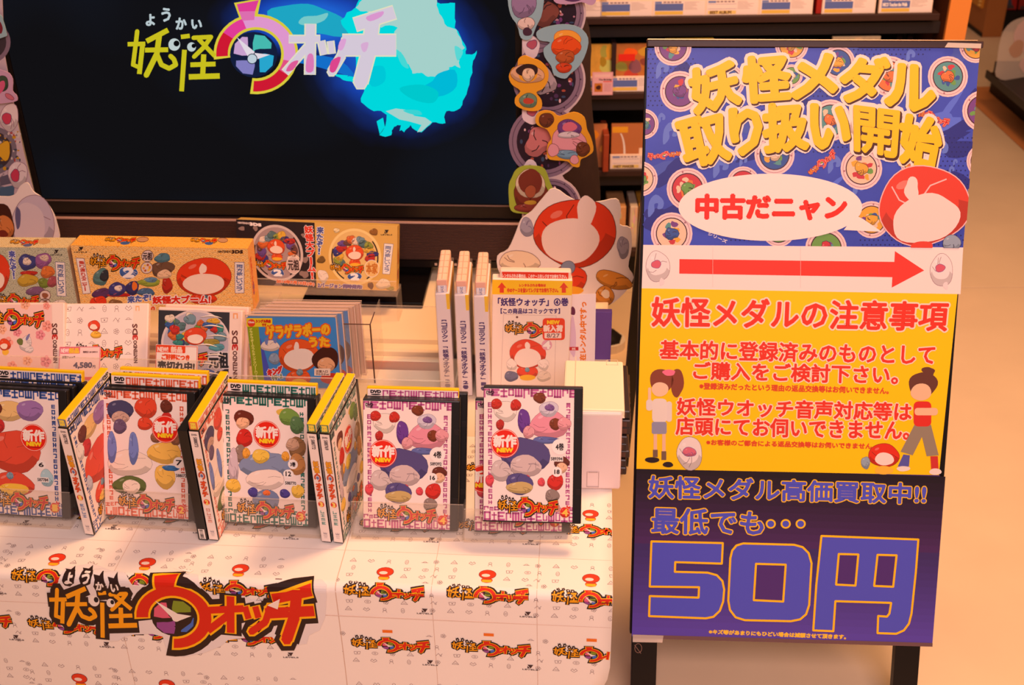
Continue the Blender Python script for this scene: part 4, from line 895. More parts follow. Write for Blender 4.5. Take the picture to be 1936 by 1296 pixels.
for i, (x, y, rx, ry, c) in enumerate([(730, 480, 55, 60, (85, 130, 130)), (755, 470, 30, 45, (45, 50, 60)), (740, 600, 60, 40, (90, 50, 100)), (850, 570, 60, 55, (60, 60, 130)), (880, 610, 90, 14, (190, 30, 30)), (860, 560, 30, 20, (240, 225, 210)), (960, 560, 45, 55, (50, 50, 110)), (975, 545, 20, 30, (230, 120, 40)),
        (1080, 520, 75, 30, (150, 170, 60)), (1090, 500, 50, 18, (100, 150, 180)), (1170, 420, 80, 60, (110, 80, 60)), (1165, 340, 55, 35, (80, 130, 145)), (1185, 460, 50, 35, (235, 200, 160)), (1210, 540, 38, 60, (185, 45, 30)), (725, 660, 55, 45, (230, 60, 25)), (845, 680, 50, 40, (140, 100, 60)), (1060, 590, 60, 30, (70, 110, 150))]):
    blob(P, x, y, rx, ry, c, 2 + i * .05, i, .12, (70, 40, 30), 3)
blob(P, 1480, 480, 205, 140, (228, 62, 25), 3, 5, .03, (90, 30, 15), 5, n=36); blob(P, 1480, 530, 150, 78, (250, 225, 205), 4, 3, .04, None, n=30); blob(P, 1465, 420, 26, 40, (250, 225, 205), 4.1, 3, .14)
blob(P, 1480, 640, 100, 40, (228, 62, 25), 2.9, 5, .03, (90, 30, 15), 4); blob(P, 1495, 632, 24, 20, (90, 110, 130), 5, 3, .03, (50, 40, 50), 3)
P.text('来たぞ!', [(930, 622), (1095, 600), (1098, 650), (935, 668)], (70, 90, 170), 6, 3, [(7, WHITE)])
P.text('妖怪大ブーム!', [(1112, 622), (1530, 612), (1532, 675), (1115, 672)], (215, 40, 20), 6, 4, [(10, WHITE)])
P.text('2014.7.10', (920, 695, 1130, 730), (230, 90, 20), 6, 4, [(8, WHITE)])
P.build('front_print', t)
P = Print([(520, 185), (1860, 195), (1790, 268), (500, 248)], .304, .046, b0=0)
P.rect(300, 100, 2000, 300, (252, 160, 30), .1); waves(P, 500, 190, 1900, 270, 26, (255, 200, 100), .8)
for x in (700, 1325): logo(P, (x, 192, x + 220, 232), 2, 1); P.ell(x + 150, 232, 34, 12, (70, 100, 160), 2.5); P.ell(x + 265, 210, 42, 17, (200, 150, 110), 4); P.ring(x + 265, 210, 44, 18, 3, (90, 50, 40), 5)
P.build('top_print', t, fn=TOP(.120))
P = Print((0, 0, 46, 120), .046, .120, a0=0); P.rect(-2, -2, 50, 122, (238, 140, 40), .1); waves(P, 0, 0, 46, 120, 6, (252, 190, 110), .8)
P.vtext('妖怪ウォッチ', (8, 20, 18, 92), (220, 90, 20), 3, .8, [(1, (250, 230, 180))]); blob(P, 14, 80, 6, 12, (80, 80, 150), 4, 2); blob(P, 26, 104, 10, 10, (235, 170, 60), 4, 2)
P.build('side_print', t, fn=RIGHT(.304))

M = pose(-.9145, 1.8109, .63, -1.5, 2.7, .6)
t = carton('game_box', 'pale green game box with wave pattern at the left picture edge', M, .304, .120, .046, mat((200, 180, 140), .4))
P = Print([(-800, 240), (495, 250), (600, 705), (-700, 690)], .304, .120)
P.rect(-900, 150, 700, 800, (165, 170, 140), .1); waves(P, -100, 250, 600, 700, 40, (205, 205, 175), .8)
P.vtext('来たぞ!', [(62, 268), (110, 268), (125, 470), (85, 470)], (80, 90, 170), 4, 3, [(7, WHITE)])
mark(P, 418, 290, 85, L=3); banner(P, [(412, 348), (482, 352), (500, 598), (432, 592)], '両方欲しいズラ')
for i, (x, y, rx, ry, c) in enumerate([(205, 350, 65, 60, (60, 65, 130)), (200, 345, 30, 28, (240, 220, 200)), (215, 430, 60, 20, (190, 40, 30)), (320, 340, 60, 55, (150, 90, 150)), (330, 320, 35, 22, (225, 200, 180)), (355, 420, 50, 45, (220, 120, 50)), (205, 480, 75, 45, (200, 165, 50)), (330, 500, 45, 35, (120, 140, 50)), (395, 490, 40, 40, (170, 80, 90)), (270, 560, 80, 30, (130, 90, 130)), (450, 650, 55, 28, (240, 225, 210))]):
    blob(P, x, y, rx, ry, c, 2 + i * .05, i, .12, (70, 40, 30), 3)
blob(P, -15, 430, 85, 140, (225, 62, 25), 2.8, 3, .04, (90, 30, 15), 4); blob(P, -30, 480, 60, 70, (250, 225, 205), 3.6, 3, .05)
logo(P, (-70, 555, 300, 690), 5, 1)
for cy in (590, 650): P.ell(340, cy, 42, 38, (225, 205, 195), 5); P.ring(340, cy, 44, 40, 4, (90, 50, 40), 6); blob(P, 340, cy, 24, 20, (150, 90, 60), 6.2, int(cy))
P.build('front_print', t)
P = Print([(-780, 178), (555, 185), (495, 248), (-800, 240)], .304, .046); P.rect(-900, 100, 700, 300, (215, 185, 120), .1); waves(P, -60, 190, 560, 250, 26, (240, 222, 175), .8)
logo(P, (50, 192, 270, 232), 2, 1); P.ell(195, 230, 34, 12, (90, 100, 150), 2.5); P.ell(312, 208, 48, 18, (215, 170, 110), 4); P.build('top_print', t, fn=TOP(.120))

M = pose(-.3637, 1.9368, S_ + .0565, -2.8, 16.4, 2.0)
t = carton('game_box', 'wide game box, left half black and right half gold, against the television', M, .300, .122, .03, mat((225, 180, 95), .4))
P = Print([(38, 95), (1770, 158), (1768, 858), (-30, 800)], .300, .122)
P.poly([(0, 0), (888, 100), (868, 900), (-100, 900)], (40, 28, 28), .1); P.poly([(888, 0), (1900, 0), (1900, 950), (866, 950)], (222, 178, 90), .1)
for i, (x, y, r) in enumerate([(90, 190, 30), (240, 190, 28), (760, 520, 38), (740, 680, 50), (760, 260, 26), (440, 830, 60)]): blob(P, x, y, r, r * .8, (150, 125, 115), .6, i, .2)
P.text('NINTENDO', [(55, 120), (180, 128), (180, 145), (55, 138)], (220, 200, 190), 3, 2); P.text('3DS', [(185, 128), (305, 140), (305, 165), (185, 156)], (250, 235, 225), 3, 5)
for cx, cy, cc in ((455, 455, (175, 150, 145)), (1310, 490, (232, 195, 120))):
    P.ring(cx, cy, 288, 306, 26, (215, 195, 185) if cx < 900 else (245, 215, 140), 1, n=48); P.ell(cx, cy, 262, 280, cc, 1.2, n=48)
    P.ring(cx, cy, 258, 276, 14, (35, 25, 25), 1.4, -40, 60, n=20); P.ring(cx, cy, 258, 276, 14, (35, 25, 25), 1.4, 120, 200, n=20)
rd = random.Random(5)
for cx in (455, 1310):
    cc = [(60, 60, 130), (90, 120, 120), (220, 110, 50), (190, 50, 40), (150, 160, 60), (240, 215, 190), (110, 80, 150), (230, 180, 60), (120, 150, 160), (110, 70, 60)]
    for k in range(16):
        a = math.radians(150 + k * 15.5); d = 170 + 25 * (k % 2); blob(P, cx + d * math.cos(a), 440 + (40 if cx > 900 else 0) + d * .95 * math.sin(a), rd.uniform(38, 62), rd.uniform(32, 52), cc[(k * 3 + (cx > 900)) % 10], 2 + k * .06, k, .14, (60, 35, 30), 4)
    x = cx + (-5 if cx < 900 else 0); y = 385 if cx < 900 else 440
    blob(P, x, y, 98, 82, (230, 85, 35), 4, 3, .03, (110, 40, 20), 5, n=30); blob(P, x, y + 28, 70, 42, (248, 220, 195), 5, 3, .05); blob(P, x - 5, y - 38, 14, 26, (248, 220, 195), 5.1, 3, .1)
    blob(P, x, y + 110, 62, 45, (230, 85, 35), 3.9, 3, .04, (110, 40, 20), 4); blob(P, x, y + 128, 58, 18, (245, 185, 50), 5, 3, .03)
P.rect(420 - 65, 470, 520, 475, (80, 50, 40), 3)
logo(P, [(165, 505), (560, 515), (560, 645), (165, 635)], 6, 1); logo(P, [(1030, 535), (1412, 545), (1412, 680), (1030, 670)], 6, 1)
for cx, cy in ((445, 665), (1305, 700)): blob(P, cx, cy, 75, 42, (60, 95, 165), 12, 5, .1, (240, 235, 230), 5); P.text('2', (cx - 42, cy - 30, cx + 42, cy + 32), WHITE, 13, 8)
for cx, cy, s, c in ((628, 580, '元祖', (215, 190, 180)), (1495, 610, '本家', (235, 195, 120))):
    P.ell(cx, cy, 78, 92, c, 12); P.ring(cx, cy, 82, 96, 6, (250, 235, 215), 12.5); P.text(s, (cx - 60, cy - 58, cx + 60, cy + 56), (70, 50, 45) if cx < 900 else (200, 120, 40), 13, 3.5)
P.vtext('妖怪大ブーム!', [(775, 155), (865, 158), (872, 735), (790, 735)], (225, 60, 30), 12, 5, [(10, WHITE)])
P.vtext('来たぞ!', [(912, 165), (985, 168), (945, 465), (890, 460)], (70, 85, 160), 12, 4, [(10, WHITE)])
banner(P, [(1630, 338), (1728, 345), (1690, 670), (1612, 665)], '両方欲しいズラ'); mark(P, 1655, 235, 120, L=3)
P.text('2014年7月10日(木)', [(425, 740), (850, 770), (845, 812), (420, 785)], (235, 110, 30), 12, 4, [(7, WHITE)])
P.text('2バージョン同時発売!', [(890, 775), (1385, 795), (1380, 838), (885, 825)], (110, 85, 150), 12, 4, [(8, WHITE)])
for i, (x, y, c) in enumerate([(940, 520, (120, 90, 40)), (950, 700, (240, 225, 205)), (1120, 205, (245, 225, 170)), (1520, 220, (150, 100, 40)), (1620, 780, (245, 225, 190)), (1700, 830, (170, 160, 60)), (1480, 800, (110, 70, 30))]): blob(P, x, y, (45, 60, 35, 40, 75, 40, 30)[i], (38, 70, 22, 38, 60, 24, 40)[i], c, 3, i, .15, (110, 75, 40), 3)
P.build('front_print', t)
P = Print((0, 0, 30, 122), .03, .122, a0=0); P.rect(-1, -1, 31, 123, (215, 170, 85), .1); blob(P, 14, 60, 8, 16, (190, 110, 50), 1, 3, .2); blob(P, 14, 92, 7, 12, (160, 80, 60), 1, 5, .2); P.build('side_print', t, fn=RIGHT(.300))

# ================================================================== WHITE GAME CASES
def plastic_case(t, W, H, D, body, bev=.0025): return box('case', (-W / 2, W / 2, 0, D, 0, H), mat(body, .3, spec=.4), t, bev=bev)
def side_band(P, x0, x1, q):
    P.poly(q, (250, 225, 205), 1)
MA = pose(-.7835, 1.5824, .625, .9, 30, 1.1); MB = pose(-.6526, 1.5806, .625, 3.2, 38, 1.9); MCs = pose(-.4952, 1.5546, .625, -5.9, 27.7, .1)
t = thing('game_case', 'white game case with pink flower print at the left picture edge', 'game case', MA); plastic_case(t, .137, .124, .014, (250, 222, 205))
P = Print([(-150, 672), (478, 675), (462, 1205), (-145, 1200)], .137, .124); P.rect(-140, 690, 382, 1195, (248, 205, 195), .3); P.rect(386, 682, 460, 1190, (252, 228, 215), .4)
for i, (x, y, r) in enumerate([(345, 840, 45), (190, 690, 40), (295, 900, 40), (60, 950, 45), (200, 1075, 40), (330, 1080, 45), (90, 1110, 40), (20, 860, 40), (130, 880, 36), (345, 700, 30)]):
    for a in range(5): P.ell(x + r * .5 * math.cos(1.256 * a), y + r * .5 * math.sin(1.256 * a), r * .42, r * .42, ((250, 165, 150), (250, 185, 150), (240, 150, 160))[i % 3], .6 + i * .02, n=12)
logo(P, (-115, 695, 332, 870), 3, 1); blob(P, 40, 965, 40, 40, (230, 75, 35), 3, 4, .08, (110, 50, 30), 3); blob(P, 35, 975, 24, 20, (250, 225, 205), 4, 4); blob(P, 45, 1015, 26, 20, (245, 190, 60), 3.5, 3)
blob(P, 190, 960, 45, 50, (235, 220, 215), 3, 6, .15, (110, 100, 120), 3); blob(P, 150, 945, 22, 24, (110, 120, 60), 4, 2); blob(P, 205, 915, 9, 28, (125, 125, 175), 4, 2, rot=30); blob(P, 215, 1000, 30, 22, (235, 220, 215), 3.6, 2, .1, (110, 100, 120), 2)
def ds_band(P, x0, x1, y0, y1):
    P.text('NINTENDO', [(x0, y0 + (y1 - y0) * .98), (x0, y0 + (y1 - y0) * .42), (x1, y0 + (y1 - y0) * .42), (x1, y0 + (y1 - y0) * .98)], (110, 70, 60), 3, 1.6)
    P.text('3', [(x0 - 4, y0 + (y1 - y0) * .40), (x0 - 4, y0 + (y1 - y0) * .28), (x1 + 6, y0 + (y1 - y0) * .28), (x1 + 6, y0 + (y1 - y0) * .40)], (200, 40, 30), 3, 2.5)
    P.text('DS', [(x0 - 4, y0 + (y1 - y0) * .27), (x0 - 4, y0), (x1 + 6, y0), (x1 + 6, y0 + (y1 - y0) * .27)], (110, 60, 50), 3, 2)
ds_band(P, 385, 412, 822, 1095); P.build('cover_print', t)
t = thing('game_case', 'white game case with faint doodles and a pink price tag', 'game case', MB); plastic_case(t, .137, .124, .014, (252, 226, 210))
P = Print([(480, 690), (1088, 695), (1055, 1212), (450, 1198)], .137, .124); P.poly([(490, 700), (975, 702), (960, 1195), (462, 1190)], (250, 230, 222), .3)
k = 0
for j in range(6):
    for i in range(6): k += 1; doodle(P, 515 + i * 85 - j * 3, 730 + j * 78, 24, k * 4, 1) if not (j in (1, 2) and i in (2,)) else None
P.ell(690, 870, 34, 34, (240, 235, 228), 1.8); blob(P, 695, 845, 42, 36, (228, 70, 35), 2, 4, .07, (110, 50, 30), 3); blob(P, 690, 852, 26, 18, (250, 225, 205), 3, 4); blob(P, 705, 905, 36, 24, (245, 190, 60), 2.6, 3, .06, (130, 60, 30), 3)
logo(P, (545, 955, 895, 1085), 5, 1); P.rect(990, 715, 1018, 748, (245, 180, 120), 2); P.rect(997, 724, 1011, 748, (250, 225, 205), 3)
ds_band(P, 968, 992, 838, 1105); mark(P, 885, 1190, 40, L=3); P.build('cover_print', t)
def tag_card(name, lab, M, q, W, H, draw, col, cat='price tag', off=.004):
    t = thing(name, lab, cat, M @ Matrix.Translation((0, -off, 0))); box('card', (-W / 2, W / 2, -.0008, 0, 0, H), mat(col, .4), t)
    P = Print(q, W, H); draw(P); P.build('card_print', t, off=.001); return t
MBl = MB @ Matrix.Translation((-.037, 0, -.002))
def d1(P):
    P.rrect(470, 992, 750, 1222, 8, (248, 215, 210), .5); P.rrect(470, 990, 610, 1038, 6, (232, 110, 130), 1); P.text('NEW!', (476, 1002, 528, 1030), (255, 230, 225), 2, 1.5); P.text('新品', (534, 1000, 602, 1034), (245, 200, 60), 2, 3)
    P.text('妖怪ウォッチ', (486, 1054, 578, 1070), (90, 50, 50), 2, 1); P.text('4,580', (568, 1100, 698, 1142), (90, 80, 110), 2, 3); P.text('円', (704, 1120, 722, 1140), (90, 80, 110), 2, 1)
    P.rect(478, 1165, 570, 1190, (190, 150, 150), 2)
    for i in range(14): P.rect(480 + i * 6.4, 1165, 483 + i * 6.4, 1185, (110, 80, 80), 3)
    P.rect(465, 1200, 750, 1222, (230, 110, 110), 1); P.text('円 税込価格', (585, 1160, 640, 1174), (120, 90, 90), 2, 1); P.text('発売日 2013/07/11', (632, 1020, 735, 1034), (110, 70, 70), 2, .8)
    P.outline([(466, 992), (752, 992), (752, 1220), (466, 1220)], 4, (230, 110, 130), 3, 0)
tag_card('price_tag', 'pink edged price tag reading 4,580 on the doodled white game case', MBl, (462, 988, 756, 1226), .065, .055, d1, (248, 215, 210))
t = thing('game_case', 'white game case with a colourful picture and sold out tag', 'game case', MCs); plastic_case(t, .137, .124, .014, (250, 222, 205))
P = Print([(1136, 697), (1752, 712), (1728, 1278), (1130, 1250)], .137, .124)
P.poly([(1140, 720), (1655, 730), (1640, 1240), (1140, 1225)], (52, 52, 58), .3)
P.ell(1410, 960, 240, 235, (190, 180, 190), .8, n=40); P.ring(1410, 960, 250, 245, 16, (225, 205, 200), 1, n=40)
cc = [(60, 60, 130), (90, 120, 120), (220, 110, 50), (200, 50, 40), (110, 160, 70), (235, 215, 190), (60, 100, 160), (230, 180, 60), (120, 150, 160), (60, 140, 130)]
rd = random.Random(8)
for k in range(30): blob(P, rd.uniform(1215, 1600), rd.uniform(750, 960), rd.uniform(24, 48), rd.uniform(20, 40), cc[k % 10], 1.6 + k * .06, k, .15, (50, 35, 35), 3)
blob(P, 1405, 905, 80, 62, (228, 75, 40), 4, 3, .04, (90, 35, 20), 4); blob(P, 1405, 925, 55, 34, (248, 225, 205), 5, 3, .05); blob(P, 1520, 950, 60, 26, (170, 150, 60), 4.2, 4, .08, (60, 40, 30), 3); blob(P, 1560, 985, 55, 26, (90, 160, 170), 4.3, 4, .1, (50, 50, 60), 3)
logo(P, (1090, 990, 1500, 1130), 6, 1); P.ell(1580, 1080, 62, 72, (190, 180, 190), 12); P.text('元祖', (1505, 1020, 1640, 1130), (40, 40, 45), 13, 4.5, [(12, (220, 210, 210))])
blob(P, 1480, 1160, 60, 24, (60, 95, 170), 9, 4, .1, (230, 225, 225), 4); P.rect(1680, 735, 1715, 775, (245, 170, 110), 2); P.rect(1689, 745, 1706, 775, (250, 225, 205), 3)
ds_band(P, 1675, 1705, 862, 1215); P.build('cover_print', t)
bm = bmesh.new()
for k in range(7):     # creases of the shrink film
    a = rd.uniform(-.3, .3); x0 = rd.uniform(-.01, .02); z0 = .02 + k * .015; pr = None
    for i in range(9):
        x = x0 + i * .0045; z = z0 + math.sin(i * .4 + a) * .003; w_ = .0011 * math.sin(math.pi * (i + .5) / 9)
        v1 = bm.verts.new((x, -.0028, z - w_)); v2 = bm.verts.new((x, -.0028, z + w_)); v3 = bm.verts.new((x, -.0042, z))
        if pr: bm.faces.new((pr[0], v1, v3, pr[2])); bm.faces.new((pr[2], v3, v2, pr[1]))
        pr = (v1, v2, v3)
obj('film_crease', mesh_of(bm, 'crease', mat((250, 240, 235), .15, spec=.9)), t)['kind'] = 'stuff'
def d2(P):
    P.rrect(1138, 942, 1440, 1226, 8, (252, 235, 222), .5); P.rrect(1138, 940, 1352, 994, 8, (238, 70, 25), 1); P.text('NEW!', (1150, 956, 1226, 988), (255, 225, 210), 2, 2); P.text('新品', (1248, 950, 1328, 990), (255, 220, 200), 2, 3)
    P.text('ご好評につき', (1182, 1006, 1382, 1046), (238, 80, 30), 2, 3); P.text('売切れ中!', (1155, 1058, 1420, 1118), (35, 25, 25), 2, 3.5)
    P.text('次回入荷については', (1155, 1136, 1300, 1154), (60, 40, 40), 2, 1); P.text('レジにてお問い合わせ下さい。', (1155, 1160, 1412, 1186), (60, 40, 40), 2, 1.3)
    P.rect(1138, 1196, 1440, 1226, (240, 130, 90), 1); P.text('Jam', (1315, 1200, 1365, 1216), (120, 50, 30), 2, 1.5); P.outline([(1140, 944), (1438, 944), (1438, 1224), (1140, 1224)], 4, (238, 80, 40), 3, 0)
tag_card('sold_out_tag', 'white and orange sold out tag in front of the colourful game case', MCs @ Matrix.Translation((-.034, -.001, .002)), (1136, 938, 1442, 1228), .068, .063, d2, (252, 235, 222), 'tag', off=.0045)
t = thing('game_case', 'plain white game case standing behind the sold out one', 'game case', MCs @ Matrix.Translation((.004, .0175, .005))); plastic_case(t, .137, .124, .014, (250, 215, 195))
P = Print((0, 0, 100, 90), .137, .124); P.rect(3, 3, 97, 87, (248, 205, 185), .5); P.build('cover_print', t)

# ================================================================== MUSIC DISCS
def jewel(t, W=.142, H=.125, D=.0095, paint=(90, 140, 200)):
    box('inlay', (-W / 2 + .004, W / 2 - .004, .0015, .003, .003, H - .003), mat(paint, .4), t)
    box('case', (-W / 2, W / 2, 0, D, 0, H), clear(dens=.10, gl=.45), t, bev=.0008, seg=1)
    box('tray', (-W / 2 + .002, W / 2 - .002, .0045, D - .001, .002, H - .002), mat((225, 180, 150), .3), t)
    bm = bmesh.new()
    for d in ((-W / 2, W / 2, -.0004, .0004, H - .0015, H + .0004), (-W / 2, W / 2, -.0004, .0004, 0, .0015), (-W / 2, -W / 2 + .0015, -.0004, .0004, 0, H), (W / 2 - .0015, W / 2, -.0004, .0004, 0, H), (-W / 2, W / 2, D - .001, D, H, H + .0005)): bm_box(bm, *d)
    obj('case_rim', mesh_of(bm, 'rim', mat((240, 205, 180), .25, spec=.6)), t)
MD = pose(-.3354, 1.5426, .6265, -5.7, 6.0, -1.3)
for i in range(5):
    M = MD @ Matrix.Translation((.0065 * i, .0135 * i, .0)); t = thing('music_disc', ('blue music disc case with orange song title, front of its row', 'clear disc case second in the row behind the blue front one', 'clear disc case third from the front of the music disc row', 'clear disc case fourth from the front of the music disc row', 'clear disc case at the back of the music disc row')[i], 'disc case', M, 'music discs in a row on the riser')
    jewel(t, paint=(70, 140, 205) if i < 2 else (225, 185, 155))
    if i < 3:
        P = Print([(80, 690), (735, 700), (790, 1235), (150, 1228)], .142, .125) if i == 0 else Print([(80, 690), (735, 700), (790, 1235), (150, 1228)], .142, .125)
        P.poly([(92, 706), (732, 712), (775, 1222), (150, 1222)], (70, 145, 215), .2)
        P.poly([(195, 860), (300, 1222), (150, 1222), (110, 900)], (80, 90, 190), .4); P.poly([(98, 770), (180, 775), (228, 1222), (148, 1222)], (150, 170, 30), 1)
        P.vtext('ゲラゲラポーのうた キング クリームソーダ'.replace(' ', ''), [(112, 785), (132, 785), (180, 1170), (160, 1170)], (240, 235, 120), 2, 1)
        blob(P, 470, 985, 150, 118, (235, 95, 40), 3, 3, .04, (150, 60, 30), 5, n=30); blob(P, 478, 1010, 110, 78, (250, 230, 212), 4, 4, .04, None, n=26); blob(P, 455, 920, 18, 34, (250, 230, 212), 4.1, 3, .1)
        blob(P, 470, 1150, 90, 60, (235, 95, 40), 2.9, 4, .05, (150, 60, 30), 4); blob(P, 478, 1185, 62, 30, (245, 195, 60), 4.2, 3, .04); blob(P, 480, 1108, 24, 24, (130, 160, 170), 4.4, 3, .03, (70, 70, 80), 3)
        blob(P, 265, 915, 65, 42, (245, 225, 205), 3.2, 6, .08, (130, 100, 100), 3); blob(P, 238, 880, 12, 28, (120, 135, 190), 3.9, 2); blob(P, 300, 870, 12, 28, (120, 135, 190), 3.9, 2); blob(P, 295, 1010, 38, 42, (150, 170, 190), 3.3, 3, .08, (90, 90, 110), 3)
        blob(P, 665, 1010, 92, 92, (75, 35, 25), 4.5, 6, .07, None, n=28); blob(P, 670, 1050, 62, 52, (240, 180, 130), 5, 3, .05, (120, 60, 40), 3); blob(P, 700, 1150, 70, 40, (200, 60, 40), 4.4, 3, .05)
        for q, s in (([(225, 770), (685, 748), (690, 830), (250, 862)], 'ゲラゲラポーの'), ([(545, 855), (680, 850), (690, 915), (555, 920)], 'うた')): P.text(s, q, (250, 190, 40), 8, 5.5, [(14, (235, 95, 30))])
        P.rrect(92, 712, 280, 776, 6, (245, 215, 40), 6); P.text('シングル料金', (162, 724, 268, 746), (210, 50, 30), 7, 2); P.text('です', (205, 752, 236, 772), (210, 50, 30), 7, 2); P.ell(128, 748, 28, 28, (235, 70, 40), 7); P.text('12cm', (108, 735, 148, 748), (255, 230, 210), 8, 1.5)
        P.text('キング', [(245, 1090), (350, 1060), (350, 1110), (255, 1140)], (215, 45, 40), 8, 5, [(9, WHITE)]); P.text('クリーム', [(275, 1135), (355, 1115), (355, 1150), (285, 1175)], (60, 110, 60), 8, 3, [(7, WHITE)])
        P.rect(585, 1078, 700, 1130, (250, 225, 200), 9); P.text('正面入口', (597, 1090, 680, 1108), (110, 80, 70), 10, .8); P.text('やわらかver', (597, 1112, 692, 1126), (110, 80, 70), 10, .8)
        P.build('cover_print', t, off=.0006 if i == 0 else -.0012)

# ================================================================== RENTAL DVD CASES
VC = {1: (62, 92, 160), 2: (232, 105, 70), 3: (50, 120, 105), 4: (195, 95, 150)}
def comb(P, x, y, w, h, c, k, L=2, flip=False, vert=False):
    """one letter-like comb figure of the patterned border"""
    s = w * .27; S = []
    k = k % 5
    if k == 0: S = [(0, 0, w, s)] + [(i * (w - s) / 2, 0, i * (w - s) / 2 + s, h) for i in range(3)]
    elif k == 1: S = [(0, 0, s, h), (0, 0, w, s), (0, h / 2 - s / 2, w * .8, h / 2 + s / 2), (0, h - s, w, h)]
    elif k == 2: S = [(0, 0, w, s), (0, h - s, w, h), (0, 0, s, h), (w - s, 0, w, h)]
    elif k == 3: S = [(0, 0, s, h), (0, h - s, w, h), (w - s, h * .4, w, h)]
    else: S = [(0, 0, w, s), (w / 2 - s / 2, 0, w / 2 + s / 2, h), (0, h * .6, w, h * .6 + s)]
    for x0, y0, x1, y1 in S:
        if flip: y0, y1 = h - y1, h - y0
        if vert: P.rect(x + y0, y + x0, x + y1, y + x1, c, L)
        else: P.rect(x + x0, y + y0, x + x1, y + y1, c, L)
